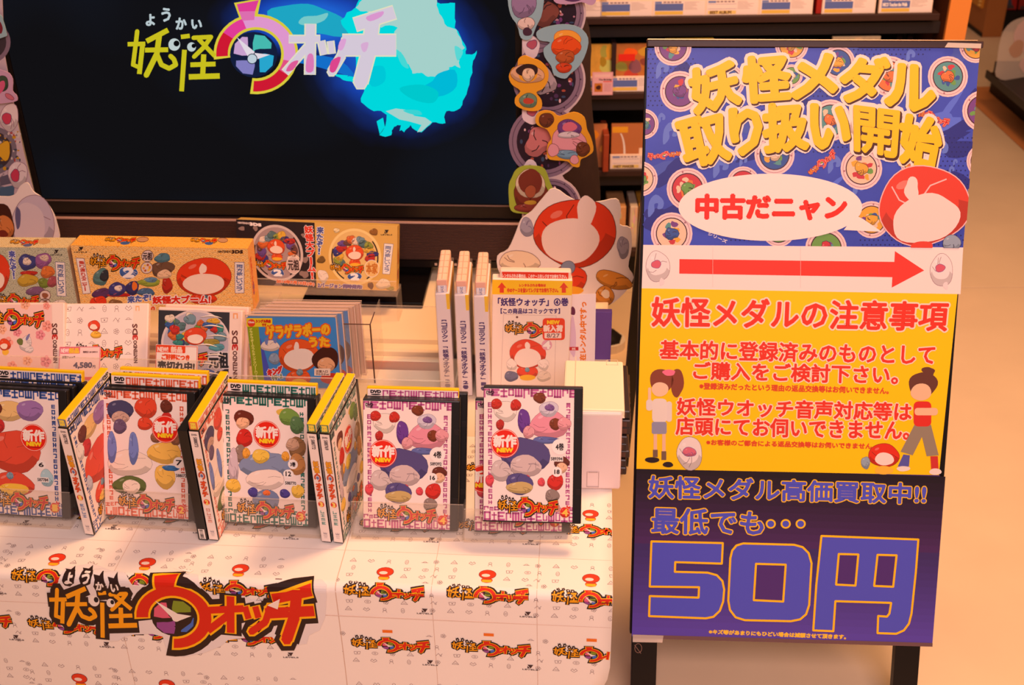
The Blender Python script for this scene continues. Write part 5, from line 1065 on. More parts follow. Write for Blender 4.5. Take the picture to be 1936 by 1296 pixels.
ART = {
 4: [(320, 300, 75, 62, (245, 230, 215), (90, 50, 50)), (262, 256, 36, 32, (205, 50, 35), (80, 30, 20)), (385, 262, 34, 36, (205, 50, 35), (80, 30, 20)), (285, 385, 26, 32, (190, 50, 40), (80, 30, 20)), (438, 360, 38, 78, (110, 60, 150), (50, 20, 70)),
     (600, 385, 118, 92, (235, 150, 165), (120, 60, 70)), (540, 215, 38, 34, (130, 60, 30), (60, 30, 20)), (600, 285, 62, 48, (215, 205, 215), (110, 90, 110)), (605, 275, 32, 22, (130, 90, 150), (60, 40, 80)), (640, 378, 36, 36, (130, 60, 30), (60, 30, 20)), (585, 480, 88, 22, (100, 110, 170), (50, 50, 90)), (470, 430, 36, 40, (230, 160, 165), (120, 60, 70)), (700, 375, 42, 42, (235, 160, 165), (120, 60, 70)),
     (445, 580, 160, 118, (88, 78, 130), (45, 35, 70)), (450, 645, 105, 68, (215, 190, 185), (80, 60, 90)), (290, 680, 68, 66, (215, 195, 190), (90, 70, 70)), (295, 705, 38, 32, (170, 140, 130), None), (460, 720, 18, 16, (220, 50, 60), (90, 40, 40)), (410, 760, 90, 68, (90, 80, 135), (40, 30, 60)), (412, 785, 84, 40, (205, 175, 110), (100, 80, 50)), (215, 740, 28, 36, (230, 80, 90), (130, 40, 50)), (553, 748, 24, 26, (230, 80, 90), (130, 40, 50)),
     (685, 620, 52, 36, (110, 50, 35), (50, 20, 15)), (685, 655, 36, 34, (240, 190, 150), (110, 60, 40)), (645, 745, 52, 52, (215, 50, 40), (100, 30, 20)), (625, 835, 44, 44, (150, 130, 120), (80, 60, 60)), (655, 915, 20, 26, (220, 150, 130), (90, 60, 60))],
 3: [(330, 300, 65, 55, (110, 45, 30), (50, 20, 15)), (322, 330, 45, 38, (245, 195, 150), (110, 60, 40)), (330, 430, 55, 60, (210, 45, 35), (100, 30, 20)), (300, 535, 40, 60, (150, 125, 110), (80, 60, 50)), (250, 620, 34, 120, (215, 195, 200), (110, 80, 90)), (640, 280, 70, 55, (120, 160, 70), (60, 80, 40)), (690, 330, 46, 60, (90, 130, 80), (40, 60, 40)), (590, 250, 36, 24, (230, 190, 80), None),
     (690, 480, 60, 70, (150, 110, 70), (60, 40, 30)), (660, 460, 46, 40, (210, 170, 140), (80, 60, 50)), (690, 590, 56, 70, (200, 140, 80), (90, 60, 40)), (470, 610, 175, 92, (135, 150, 180), (70, 80, 110)), (340, 530, 26, 36, (240, 170, 60), (120, 80, 30)), (610, 540, 26, 34, (240, 170, 60), (120, 80, 30)), (470, 700, 130, 70, (250, 228, 212), (110, 70, 60)), (440, 545, 60, 46, (245, 205, 80), (150, 110, 40)), (462, 535, 50, 36, (135, 150, 180), None),
     (470, 845, 95, 75, (120, 135, 170), (60, 70, 100)), (475, 790, 28, 18, (240, 120, 60), (110, 60, 30)), (245, 750, 50, 46, (245, 200, 80), (150, 110, 40)), (690, 770, 42, 46, (245, 200, 80), (150, 110, 40)), (380, 790, 32, 34, (80, 70, 150), (40, 40, 80)), (600, 790, 34, 30, (80, 70, 150), (40, 40, 80))],
 2: [(300, 290, 88, 72, (72, 70, 105), (40, 35, 60)), (300, 335, 62, 40, (205, 170, 150), (80, 60, 60)), (295, 395, 45, 50, (110, 90, 120), (50, 40, 60)), (480, 265, 80, 66, (228, 75, 45), (100, 40, 25)), (480, 285, 50, 38, (248, 225, 210), None), (470, 370, 50, 44, (228, 75, 45), (100, 40, 25)), (620, 250, 40, 44, (110, 50, 35), (50, 20, 15)), (620, 270, 28, 26, (240, 190, 150), None), (620, 320, 34, 34, (200, 45, 40), None),
     (355, 640, 155, 88, (248, 228, 208), (110, 80, 80)), (235, 540, 30, 110, (120, 140, 205), (70, 80, 140)), (385, 540, 34, 110, (120, 140, 205), (70, 80, 140)), (350, 790, 120, 62, (100, 115, 60), (60, 70, 40)), (360, 800, 60, 52, (248, 228, 208), (110, 80, 80)),
     (600, 560, 115, 76, (245, 195, 90), (140, 90, 40)), (540, 460, 34, 34, (150, 100, 70), (80, 50, 40)), (680, 470, 34, 34, (150, 100, 70), (80, 50, 40)), (600, 600, 80, 38, (250, 225, 190), None), (600, 720, 70, 84, (245, 195, 90), (140, 90, 40)), (600, 740, 34, 44, (250, 225, 190), None), (640, 660, 60, 18, (60, 120, 180), (40, 60, 100))],
 1: [(420, 300, 110, 66, (240, 200, 130), (140, 100, 60)), (560, 290, 90, 70, (160, 120, 180), (90, 60, 110)), (310, 290, 60, 52, (110, 50, 35), (50, 20, 15)), (310, 315, 42, 38, (240, 190, 150), None), (320, 400, 60, 54, (205, 50, 50), (100, 30, 30)), (240, 380, 46, 60, (240, 232, 228), (130, 110, 120)),
     (430, 570, 190, 150, (228, 80, 55), (100, 40, 30)), (440, 630, 150, 84, (250, 228, 212), None), (420, 510, 26, 44, (250, 228, 212), None), (420, 790, 150, 80, (228, 80, 55), (100, 40, 30)), (420, 830, 110, 44, (245, 200, 70), (140, 90, 40)), (400, 735, 26, 24, (130, 160, 175), (70, 80, 100)), (255, 640, 36, 56, (200, 200, 215), (120, 120, 150)), (660, 740, 44, 60, (180, 215, 220), (90, 130, 140))]}
def dvd_art(P, v, spots=(), badge=(315, 503), name_lod=1):
    c = VC[v]; P.rect(150, 140, 790, 1020, (250, 232, 222), .1)
    x = 180; k = v
    while x < 765:
        w = 34 + (k * 13) % 22; comb(P, x, 160, w, 44 + (k * 7) % 16, c, k * 3 + 1, .4, True); x += w + 5; k += 1
    for y0, h in ((940, 58), (905, 26)):
        x = 175
        while x < 765:
            w = (30 + (k * 13) % 24) * (1 if h > 30 else .7); comb(P, x, y0 + (k * 5) % 8, w, h, c, k * 2, .5, k % 2); x += w + 5; k += 1
    for x0 in (206, 712):
        y = 245
        while y < 880: h = 26 + (k * 5) % 10; comb(P, x0, y, h, 26, c, k * 2 + 1, .6, False, True); y += h + 8; k += 1
    for i, (cx, cy, rx, ry, cc, ec) in enumerate(ART[v]): blob(P, cx, cy, rx, ry, cc, 1.2 + i * .12, i + v, .07, ec, 3, n=18)
    P.text('DVD', (198, 174, 246, 192), (40, 30, 40), 6, 1.5); P.ell(222, 198, 24, 3, (40, 30, 40), 6, n=10)
    logo(P, (262, 825, 670, 978), 7, name_lod)
    blob(P, 708, 942, 34, 34, (225, 50, 35), 9.4, 3, .05, (250, 220, 190), 4); P.poly([(715, 915), (722, 890), (730, 905), (745, 900), (738, 922)], (225, 50, 35), 8.2); P.text(str(v), (692, 920, 726, 964), (255, 205, 80), 10.5, 2.5)
    for s in spots:
        if s[0] == 'c': P.ell(s[1], s[2], s[3], s[3] * s[4], (250, 240, 232), 10); P.text(s[5], (s[1] - s[3] * .5, s[2] - s[3] * .42, s[1] + s[3] * .5, s[2] + s[3] * .42), (35, 25, 30), 11, 1.4)
        else: P.rect(s[1], s[2], s[1] + 84, s[2] + 34, (245, 235, 225), 10.2); P.text(s[3], (s[1] + 5, s[2] + 7, s[1] + 79, s[2] + 27), (60, 50, 60), 11, 1)
    if badge:
        bx, by = badge; P.ell(bx, by, 92, 92, (250, 225, 205), 12, n=32); P.ring(bx, by, 92, 92, 4, (228, 40, 20), 12.4, n=36); P.ell(bx, by, 85, 85, (232, 38, 18), 12.8, n=32)
        P.text('新作', (bx - 72, by - 52, bx + 74, by + 22), (252, 238, 225), 14, 4); P.text('NEW', (bx - 50, by + 30, bx + 52, by + 54), (250, 215, 30), 14, 3); P.rect(bx - 44, by + 62, bx + 44, by + 67, (150, 20, 15), 13.5)
TQ = [(182, 158), (763, 163), (758, 1005), (172, 998)]
cb_ = mat((20, 16, 17), .35, spec=.5)
filmm = clear(dens=.02, gl=.35, rough=.18)
def yellow_insert(t, v, W=.135, H=.190, D=.014, side=False, lift=.013):
    o = box('yellow_insert', (-W / 2 + .003, W / 2 - .003, .003, D - .002, H - .02, H + lift), mat((255, 205, 10), .4), t, bev=.001, seg=1)
    P = Print((0, 0, 600, 66), W - .008, lift - .001, b0=H + .0002)
    P.rect(-5, 12, 605, 80, (250, 232, 222), .3); k = v; x = 100
    while x < 600: w = 30 + (k * 13) % 22; comb(P, x, 20, w, 50, VC[v], k * 3 + 1, .5, True); x += w + 5; k += 1
    P.text('DVD', (22, 22, 88, 44), (30, 22, 25), 2, 2.5); P.ell(55, 56, 34, 6, (30, 22, 25), 2, n=12)
    P.build('insert_print', o, off=-.0026)
def dvd(M, lab, v, spots=(), badge=(315, 503), insert=False, group='rental dvd cases in the front row', film=True, art=True, lod=1, lift=.013):
    t = thing('dvd_case', lab, 'dvd case', M, group); box('case', (-.0675, .0675, 0, .014, 0, .190), cb_, t, bev=.0015)
    P = Print(TQ, .1225, .1845, a0=-.0668, b0=.0025); dvd_art(P, v, spots, badge, lod); P.clip = (-.0668, .0556, .0025, .187); P.build('cover_print', t)
    if insert: yellow_insert(t, v, lift=lift)
    for z in (.045, .145): box('clip', (.0595, .0665, -.0008, .001, z - .004, z + .004), mat((40, 34, 34), .3), t)
    return t
def stand(M, lab, w=.142, lip=.042):
    """clear L shaped holder: lip in front, leaning back rest behind the cases"""
    t = thing('acrylic_stand', lab, 'stand', M, 'clear holders of the dvd cases')
    box('lip', (-w / 2, w / 2, -.0075, -.006, -.012, lip), AC, t); box('polished_edge', (-w / 2, w / 2, -.0076, -.0059, lip + .0001, lip + .0010), ACE, t)
    box('floor_plate', (-w / 2, w / 2, -.0058, .050, -.012, -.0105), AC, t)
    for s in (-1, 1): box('end_wall', (s * (w / 2) - .0008, s * (w / 2) + .0008, -.0058, .03, -.010, lip * .92), AC, t)
    box('polished_edge', (-w / 2, w / 2, -.0078, -.0076, -.0125, -.0112), ACE, t)
    return t
M2 = pose(-.5233, 1.3253, T + .012, -4.7, 20, 1.2); M3 = pose(-.3486, 1.3063, T + .012, -5.7, 19.5, .3); M4 = pose(-.1472, 1.2918, T + .012, -1.3, 19.2, 1.7)
M1 = pose(-.7075, 1.334, T + .012, -4.7, 20, 1.2); M5 = pose(.0108, 1.2836, T + .012, -.4, 24.7, 1.2)
S4 = (('c', 672, 520, 52, .95, '4巻'), ('c', 655, 680, 32, 1, '18'), ('n', 610, 580, '589394'))
dvd(M5, 'dvd case with pink patterned cover at the row end, mostly behind another copy', 4, badge=(230, 660))
dvd(pose(.0240, 1.2600, T + .048, -3.9, 22.5, -.3), 'dvd case with pink patterned cover and number 18, set in front of its twin', 4, S4)
dvd(M4, 'dvd case with pink patterned cover and number 16 in the clear holder', 4, (('c', 672, 500, 52, .95, '4巻'), ('c', 640, 655, 32, 1, '16'), ('n', 620, 545, '589392')), (310, 500))
dvd(M4 @ Matrix.Translation((0, .0150, 0)), 'yellow topped dvd case behind the one numbered 16', 4, insert=True, film=False, badge=None)
dvd(M4 @ Matrix.Translation((.0085, .0300, .004)), 'black dvd case edge peeping out right of the one numbered 16', 4, film=False, badge=None)
S3 = (('c', 660, 590, 34, .95, '3巻'), ('c', 628, 655, 36, .8, '12'), ('n', 600, 700, '588770'))
dvd(M3, 'dvd case with green patterned cover and number 12', 3, S3, (485, 400))
dvd(M3 @ Matrix.Translation((0, .0150, 0)), 'yellow topped dvd case behind the green patterned one', 3, insert=True, film=False, badge=None, lift=.016)
S2 = (('c', 700, 620, 40, .95, '7'), ('n', 672, 690, '588072'))
dvd(M2, 'dvd case with orange patterned cover and number 7', 2, S2, (610, 400))
dvd(M2 @ Matrix.Translation((.003, .0150, .002)), 'yellow topped dvd case directly behind the orange patterned one', 2, insert=True, film=False, badge=None, lift=.016)
dvd(M2 @ Matrix.Translation((.010, .0300, .004)), 'yellow topped dvd case farthest back of the orange patterned stack', 2, insert=True, film=False, badge=None, lift=.020)
S1 = (('c', 625, 650, 34, .95, '6'), ('n', 590, 735, '587784'))
dvd(M1, 'dvd case with blue patterned cover and number 6 at the left picture edge', 1, S1, (580, 470))
dvd(M1 @ Matrix.Translation((.004, .0150, .002)), 'black topped dvd case directly behind the blue patterned one', 1, film=False, badge=None)
dvd(M1 @ Matrix.Translation((.012, .0300, .006)), 'yellow topped dvd case farthest back of the blue patterned stack', 1, insert=True, film=False, badge=None, lift=.016)
stand(M1, 'clear holder under the blue patterned dvd cases'); stand(M2, 'clear holder under the orange patterned dvd cases'); stand(M3, 'clear holder under the green patterned dvd cases', .150)
stand(M4 @ Matrix.Translation((-.004, 0, 0)), 'clear holder under the dvd case numbered 16', .158); stand(M5 @ Matrix.Translation((-.006, 0, 0)), 'clear holder at the right end of the dvd row', .152, .034)

def spine_dvd(M, lab, v, num, insert=True, blank=False, cut=False):
    t = thing('dvd_case', lab, 'dvd case', M, 'dvd cases standing spine out in the front row')
    W = .0145; box('case', (-W / 2, W / 2, 0, .135, 0, .190), cb_, t, bev=.0015)
    c = VC[v]
    if blank:
        P = Print((0, 0, 80, 1000), W - .003, .187); P.rect(8, 890, 72, 985, (240, 230, 220), .5); P.text('588118', [(20, 980), (20, 895), (55, 895), (55, 980)], (40, 35, 40), 2, 1); P.build('number_label', t); return t
    P = Print((0, 0, 80, 1000), W - .0015, .1865, b0=.002); P.rect(-5, -5, 85, 1005, (248, 232, 222), .3)
    P.text('DVD', (18, 22, 62, 36), (60, 40, 50), 2, 1); P.text(num, [(58, 50), (58, 135), (28, 135), (28, 50)], (70, 60, 70), 2, 1.2)
    P.vtext('妖怪', (18, 240, 64, 350), (235, 160, 30), 3, 3.5, [(5, (60, 35, 30))]); P.ring(40, 395, 30, 36, 14, (60, 35, 30), 3, 150, 450); P.ring(40, 395, 27, 33, 9, (230, 80, 30), 4, 150, 450); P.ell(40, 395, 12, 15, (110, 120, 170), 4)
    P.rect(34, 350, 48, 368, (230, 80, 30), 4); P.vtext('ォッチ', (18, 440, 64, 590), (228, 80, 30), 3, 4, [(5, (80, 40, 30))])
    P.ell(40, 640, 27, 27, (225, 50, 35), 3); P.text(str(v), (29, 622, 52, 660), (255, 220, 110), 4, 4)
    for i in range(4): comb(P, 22, 700 + i * 36, 34, 28, tuple(int(k * .5 + 120) for k in c), i + v, 1)
    P.poly([(24, 905), (34, 925), (40, 905), (46, 925), (56, 905), (56, 930), (24, 930)], (170, 160, 165), 2); P.rect(22, 940, 58, 944, (150, 140, 150), 2); P.rect(26, 952, 54, 955, (170, 160, 160), 2); P.rect(26, 962, 54, 965, (170, 160, 160), 2)
    P.build('spine_print', t)
    P = Print(TQ, .119, .186, a0=.003, b0=.002); dvd_art(P, v, (), (640, 430) if v != 3 else (485, 400))
    if cut: P.poly([(250, 980), (620, 620), (680, 690), (420, 1010)], (250, 238, 228), 15); P.text('レンタル', [(330, 930), (560, 720), (590, 750), (360, 970)], (190, 150, 140), 16, 1)
    P.build('cover_print', t, fn=RIGHT(W))
    if insert:
        o = box('yellow_insert', (-W / 2 + .0012, W / 2 - .0012, .002, .128, .17, .2035), mat((255, 205, 10), .4), t, bev=.001, seg=1)
        P = Print((0, 0, 60, 70), .0115, .012, b0=.1905); P.rect(-5, -5, 65, 75, c, .3); P.text('妖怪', [(50, 8), (50, 62), (12, 62), (12, 8)], (250, 225, 80), 2, 3); P.build('insert_print', o, off=-.0019)
        P = Print((0, 0, 600, 66), .124, .012, a0=.003, b0=.1905); P.rect(-5, 0, 605, 80, (250, 232, 222), .3); k = v; x = 10
        while x < 490: w = 30 + (k * 13) % 22; comb(P, x, 12, w, 50, c, k * 3 + 1, .5, True); x += w + 5; k += 1
        P.rect(500, 4, 596, 62, (250, 240, 232), 1); P.text('DVD', (508, 16, 588, 38), (30, 22, 25), 2, 3); P.ell(548, 50, 34, 6, (30, 22, 25), 2, n=12); P.build('insert_print', o, fn=RIGHT(W - .0024))
    return t
spine_dvd(pose(-.6055, 1.3012, T + .003, -10, -2.0, 1.0), 'spine-out dvd case with yellow top, first from the left in the front row', 1, '587783', cut=True)
spine_dvd(pose(-.4403, 1.2864, T + .003, -8.0, -.5, -.2), 'spine-out plain black dvd case with small number label', 2, '', False, True)
spine_dvd(pose(-.4250, 1.2857, T + .003, -7.5, -.8, 0), 'spine-out dvd case with yellow top leaning on the plain black one', 2, '588073')
spine_dvd(pose(-.2648, 1.2784, T + .003, -11, -1.4, -.4), 'left one of the two spine-out dvd cases with yellow tops side by side', 3, '588772')
spine_dvd(pose(-.2474, 1.2764, T + .003, -10, -1.4, -.4), 'right one of the two spine-out dvd cases with yellow tops side by side', 3, '588769')

# ================================================================== COMIC RENTAL CASES
peach = mat((246, 190, 155), .3, spec=.5); wht = mat((240, 228, 232), .4)
def comic_spine(M, lab, num):
    t = thing('comic_case', lab, 'comic case', M, 'rental comic cases standing spine out'); W = .0235
    box('paper_sleeve', (-W / 2, W / 2, 0, .130, 0, .190), wht, t, bev=.002)
    box('clear_sleeve', (-W / 2 - .0012, W / 2 + .0012, -.0012, .132, -.0005, .196), AC, t, bev=.002)
    o = box('inner_case', (-W / 2 + .003, W / 2 - .003, .004, .128, .17, .212), mat((250, 205, 175), .35, spec=.5), t, bev=.003)
    _r = boxes('case_ridge', [(-.0006, .0006, .01, .124, .212, .2128)] + [(-W / 2 + .004, W / 2 - .004, y, y + .001, .212, .2126) for y in (.03, .055, .08, .105)], mat((235, 175, 145), .4), o); _r['kind'] = 'stuff'
    boxes('case_lid', [(-W / 2 + .0035, W / 2 - .0035, .0025, .006, .203, .2135)], mat((250, 190, 165), .35), o, bev=.001)
    P = Print((0, 0, 60, 60), W - .008, .014, b0=.19); P.rect(2, 0, 58, 60, (246, 236, 236), .5); P.outline([(4, 2), (56, 2), (56, 58), (4, 58)], 2, (150, 170, 210), 1, 0); P.text('コミック', [(40, 10), (40, 55), (20, 55), (20, 10)], (100, 110, 170), 2, .8); P.build('inner_print', o, off=-.0036)
    P = Print((0, 0, 100, 800), W - .0005, .189, b0=.0005); P.poly([(74, -4), (104, -4), (104, 118), (78, 118)], (250, 205, 20), .5)
    P.vtext('【コミック】', (32, 190, 72, 380), (70, 45, 120), 2, 2); P.vtext('「妖怪ウォッチ」', (32, 400, 72, 660), (70, 45, 120), 2, 2.2); P.text(num, (38, 678, 70, 702), (70, 45, 120), 2, 2.5); P.text('巻', (34, 712, 72, 742), (70, 45, 120), 2, 2.2); P.build('spine_print', t)
    P = Print((0, 0, 600, 900), .129, .188, a0=.0005, b0=.001); P.rect(0, 0, 600, 120, (250, 205, 20), .5); P.rect(40, 200, 560, 860, (250, 235, 225), .5); P.build('cover_print', t, fn=RIGHT(W))
    return t
comic_spine(pose(-.1098, 1.6604, T + .003, -.5, 2, -.6), 'white comic case number 3, leftmost of the three spine-out ones', '3')
comic_spine(pose(-.0795, 1.6555, T + .003, -.8, 2, -.3), 'white comic case number 2, middle of the three spine-out ones', '2')
comic_spine(pose(-.0495, 1.6500, T + .003, -1.2, 2, 0), 'white comic case number 1, rightmost of the three spine-out ones', '1')
MK = pose(.0288, 1.6835, T + .003, -.1, 3.9, 1.7)
t = thing('comic_case', 'front-facing comic rental case with yellow band and red sticker', 'comic case', MK)
WK = .131; HK = .199
box('paper_sleeve', (-WK / 2, WK / 2, 0, .022, 0, HK), mat((252, 236, 224), .4), t, bev=.002); box('clear_sleeve', (-WK / 2 - .001, WK / 2 + .001, -.0036, .024, -.0005, HK + .003), clear(dens=.03), t, bev=.0015)
o = box('inner_case', (-WK / 2 + .012, WK / 2 - .002, .004, .020, .15, HK + .0135), mat((248, 215, 195), .3), t, bev=.003)
def crK(u, v): return ((u - 780) * 4.05, (v - 460) * 4.05)
def face_px(M, W, H):
    out = []
    for a, b in ((-W / 2, H), (W / 2, H), (W / 2, 0), (-W / 2, 0)):
        p = M @ Vector((a, 0, b)) - EYE; d = p.dot(fw); out.append((968 + F * p.dot(rt) / d, 648 - F * p.dot(up) / d))
    return out
P = Print((670, 234, 1190, 282), .111, .0125, a0=-WK / 2 + .0145, b0=HK - .0005)
P.rect(676, 238, 1184, 290, (232, 62, 40), .3); P.text('レンタルされる場合は、このケースをレジまでお持ち下さい。', (678, 252, 1172, 278), (255, 230, 215), 1, 1); P.build('inner_print', o, off=-.0036)
P = Print([crK(u, v) for u, v in face_px(MK, WK, HK)], WK, HK)
P.poly([(590, 280), (1240, 290), (1240, 400), (590, 392)], (255, 208, 10), .3)
for cx in (683, 1158): P.poly([(cx, 300), (cx + 34, 342), (cx + 16, 342), (cx + 16, 380), (cx - 16, 380), (cx - 16, 342), (cx - 34, 342)], (232, 62, 20), 1)
P.text('レンタルされる場合は', (818, 312, 1020, 334), (232, 70, 20), 1, 1.6); P.text('中のケースを抜いてレジまでお持ち下さい。', (725, 345, 1115, 378), (232, 70, 20), 1, 1.8)
P.text('「妖怪ウォッチ」④巻', (655, 420, 1192, 480), (70, 45, 125), 1, 2.6); P.text('【この商品はコミックです】', (675, 500, 1128, 540), (70, 45, 125), 1, 1.8)
P.outline([(697, 546), (1100, 556), (1085, 1120), (675, 1110)], 2, (190, 160, 160), .5, 0); P.ell(800, 567, 9, 8, (110, 60, 60), 1)
logo(P, (700, 585, 1150, 728), 3, 1)
blob(P, 880, 850, 138, 112, (232, 65, 35), 1.2, 3, .04, (110, 40, 25), 3, n=30); blob(P, 880, 880, 104, 72, (252, 235, 225), 2, 4, .04, None, n=26); blob(P, 880, 790, 20, 34, (252, 235, 225), 2.1, 3, .1)
blob(P, 880, 985, 80, 52, (232, 65, 35), 1.1, 4, .04, (110, 40, 25), 3); blob(P, 880, 1030, 62, 22, (245, 190, 40), 2.4, 3, .04); blob(P, 878, 970, 18, 18, (120, 170, 190), 3, 2, .02, (70, 80, 100), 2)
blob(P, 758, 930, 38, 45, (252, 240, 232), 2.6, 4, .1, (120, 80, 80), 2); blob(P, 1002, 930, 40, 45, (252, 240, 232), 2.6, 6, .1, (120, 80, 80), 2); blob(P, 755, 1020, 50, 42, (110, 115, 150), 2.7, 5, .08, (60, 50, 80), 2); blob(P, 1005, 1020, 50, 42, (240, 225, 210), 2.7, 6, .08, (110, 80, 70), 2)
P.ell(1028, 780, 40, 40, (235, 175, 195), 3); P.text('4', (1002, 752, 1052, 808), (255, 250, 245), 4.5, 5, [(6, (90, 60, 80))])
P.build('cover_print', t)
# red arrival sticker
P2 = Print([crK(u, v) for u, v in face_px(MK, WK, HK)], WK, HK)
P2.rrect(996, 574, 1166, 742, 24, (236, 66, 26), 6); P2.text('NEW', (1032, 592, 1124, 618), (255, 215, 20), 7, 3); P2.text('新入荷', (1004, 628, 1148, 676), (255, 235, 220), 7, 3.5); P2.rrect(1010, 686, 1140, 728, 6, (252, 232, 220), 7); P2.text('8/27', (1028, 692, 1125, 722), (120, 80, 90), 8, .8)
P2.build('arrival_sticker', t, off=.0002)

t = thing('title_card', 'slim white upright card with orange writing beside the front-facing comic', 'card', pose(.1190, 1.722, T + .003, 2, 5))
box('card', (-.024, .024, 0, .0012, 0, .150), mat((250, 232, 226), .4), t)
P = Print([crK(u, v) for u, v in face_px(t.matrix_world, .048, .150)], .048, .150)
P.text('現在レンタル中ですっ', [(1280, 948), (1280, 452), (1334, 452), (1325, 948)], (240, 130, 30), 2, 2.6); blob(P, 1225, 720, 26, 160, (225, 195, 215), .6, 4, .1); P.rect(1180, 795, 1270, 822, (200, 50, 50), 1); P.text('nt', (1222, 800, 1248, 818), (250, 230, 220), 2, 1); blob(P, 1226, 520, 20, 34, (110, 50, 80), .9, 4, .1)
P.build('card_print', t)
pb_ = tag(box('purple_box', (-.036, .036, 0, .012, 0, .102), mat((112, 78, 150), .55, .05, 20), bev=.001), 'flat purple box behind the white stacked cases', 'box'); pb_.matrix_world = pose(.1370, 1.757, T + .003, -3, 2)
# stack of cases at the right end
nth = ['lowest', 'second from the bottom', 'third from the bottom', 'fourth from the bottom', 'fifth from the bottom', 'sixth from the bottom', 'seventh from the bottom', 'topmost']
for i in range(8):
    t = thing('dvd_case', 'black dvd case in the stack at the table right end, ' + nth[i], 'dvd case', pose(.1205 + random.uniform(-.003, .003), 1.432 + random.uniform(-.002, .002), T + .0035 + i * .0143, -4 + random.uniform(-1, 1)), 'black dvd cases lying in a stack')
    box('case', (-.030, .052, 0, .132, 0, .0135), mat((46, 32, 30), .35, spec=.5), t, bev=.0015, seg=1); box('paper_edge', (-.028, .046, -.0003, .0005, .0025, .011), mat((92, 60, 50), .5), t)
    boxes('ridge', [(.0522, .0528, y, y + .004, .003, .011) for y in (.02, .05, .08, .11)], mat((30, 22, 22), .4), t)['kind'] = 'stuff'
mk = lambda c: mat(c, .32, spec=.5)
t = thing('empty_case', 'pale empty plastic case lying on top of the black stack', 'dvd case', pose(.1185, 1.412, T + .1185, -4))
box('shell', (-.046, .044, 0, .140, 0, .014), mk((244, 232, 200)), t, bev=.003); box('rim', (-.048, .044, -.0012, -.0001, .0015, .0035), mk((250, 225, 205)), t)
bm = bmesh.new()
for d in ((.018, .036, .127, .1278, .0141, .0145), (.018, .0188, .127, .142, .0141, .0145), (.0352, .036, .127, .142, .0141, .0145), (.018, .036, .1412, .142, .0141, .0145)): bm_box(bm, *d)
obj('latch', mesh_of(bm, 'latch', mk((225, 205, 180))), t)['kind'] = 'stuff'; box('hinge_fold', (-.030, -.0285, .001, .149, .0141, .0145), mk((228, 200, 175)), t)
t = thing('empty_case', 'milky white empty plastic case leaning on the front of the black stack', 'dvd case', pose(.1125, 1.392, T + .004, -2.5, 8, 0))
box('shell', (-.048, .046, 0, .014, 0, .128), mk((246, 222, 216)), t, bev=.0035)
bm = bmesh.new()
for d in ((-.004, .014, -.0012, -.0002, .004, .005), (-.004, -.0032, -.0012, -.0002, .004, .030), (.0132, .014, -.0012, -.0002, .004, .030), (-.002, .012, -.0012, -.0002, .0285, .030)): bm_box(bm, *d)
obj('thumb_notch', mesh_of(bm, 'notch', mk((205, 180, 172))), t)['kind'] = 'stuff'; box('top_lip', (-.046, .044, -.0008, -.0001, .1215, .1245), mk((252, 236, 225)), t)

# ================================================================== POSTER STAND
MP = pose(.4565, 1.4718, .1532, -2.4, 19.5, .3)
t = thing('poster_stand', 'tall leaning black sign stand with yellow, blue and purple posters', 'sign', MP)
frm = mat((18, 14, 14), .4); fr2 = mat((62, 38, 32), .4)
BW, BH = .515, .985
box('backing_board', (-BW / 2 - .002, BW / 2 - .002, .003, .018, .0, BH), frm, t, bev=.001)
box('top_clip', (-BW / 2, BW / 2 + .004, -.004, .018, BH + .0005, BH + .011), fr2, t, bev=.001); box('clip_edge', (-BW / 2, BW / 2 - .006, -.006, .016, BH + .0112, BH + .0126), mat((210, 170, 120), .3, metal=.4), t)
Mi = MP.inverted()
for x0, x1 in ((-.2555, -.212), (.196, .238)): box('leg', (x0, x1, .004, .022, -.155, -.0005), frm, t, bev=.001)
for x0 in (-.235, .2): 
    o = box('rear_leg', (-.012, .012, -.012, .012, -1.06, 0), frm, t); o.matrix_local = Matrix.Translation((x0, .035, BH - .06)) @ Matrix.Rotation(R_(39), 4, 'X')
box('cross_bar', (-.20, .19, .018, .03, .05, .08), frm, t)
def sheet(name, quad_px, th, base, draw_list):
    pts = [local(MP, u, v) for u, v in quad_px]; o = slab(name, pts, .0006, base, t); o.location.y = -th; return o
def PP(crop, px, qlim):
    P = posed_print(MP, px, crop); xs = [local(MP, *q) for q in qlim]; P.clip = (min(p[0] for p in xs), max(p[0] for p in xs), min(p[1] for p in xs), max(p[1] for p in xs)); return P
# ---- blue title sheet
Q = [(1224, 91), (1852, 91), (1820, 468), (1216, 463)]
sh1 = sheet('title_sheet', Q, .0022, mat((62, 80, 190), .4, .5, 7), None); sh1['label'] = 'blue printed sheet with yellow title'
P = PP((1180, 80, 2.847), (1216, 90, 1852, 468), Q); P.rough = .4
BL = (60, 82, 190); BL2 = (90, 116, 225); BL3 = (44, 50, 140)
rd = random.Random(3)
for i in range(26): blob(P, rd.uniform(130, 1900), rd.uniform(40, 1090), rd.uniform(50, 170), rd.uniform(18, 60), rd.choice([BL2, BL3, (72, 92, 185), BL3]), .2 + i * .02, i, .3, rot=rd.uniform(-60, 10), n=16)
for j in range(44):
    for i in range(76):
        x = 130 + i * 24 + (j % 2) * 12; y = 40 + j * 25
        if math.sin(x * .006 + y * .004) + math.sin(y * .011 - x * .003) > .35: P.ell(x, y, 5, 5, (36, 38, 105), .9, n=4)
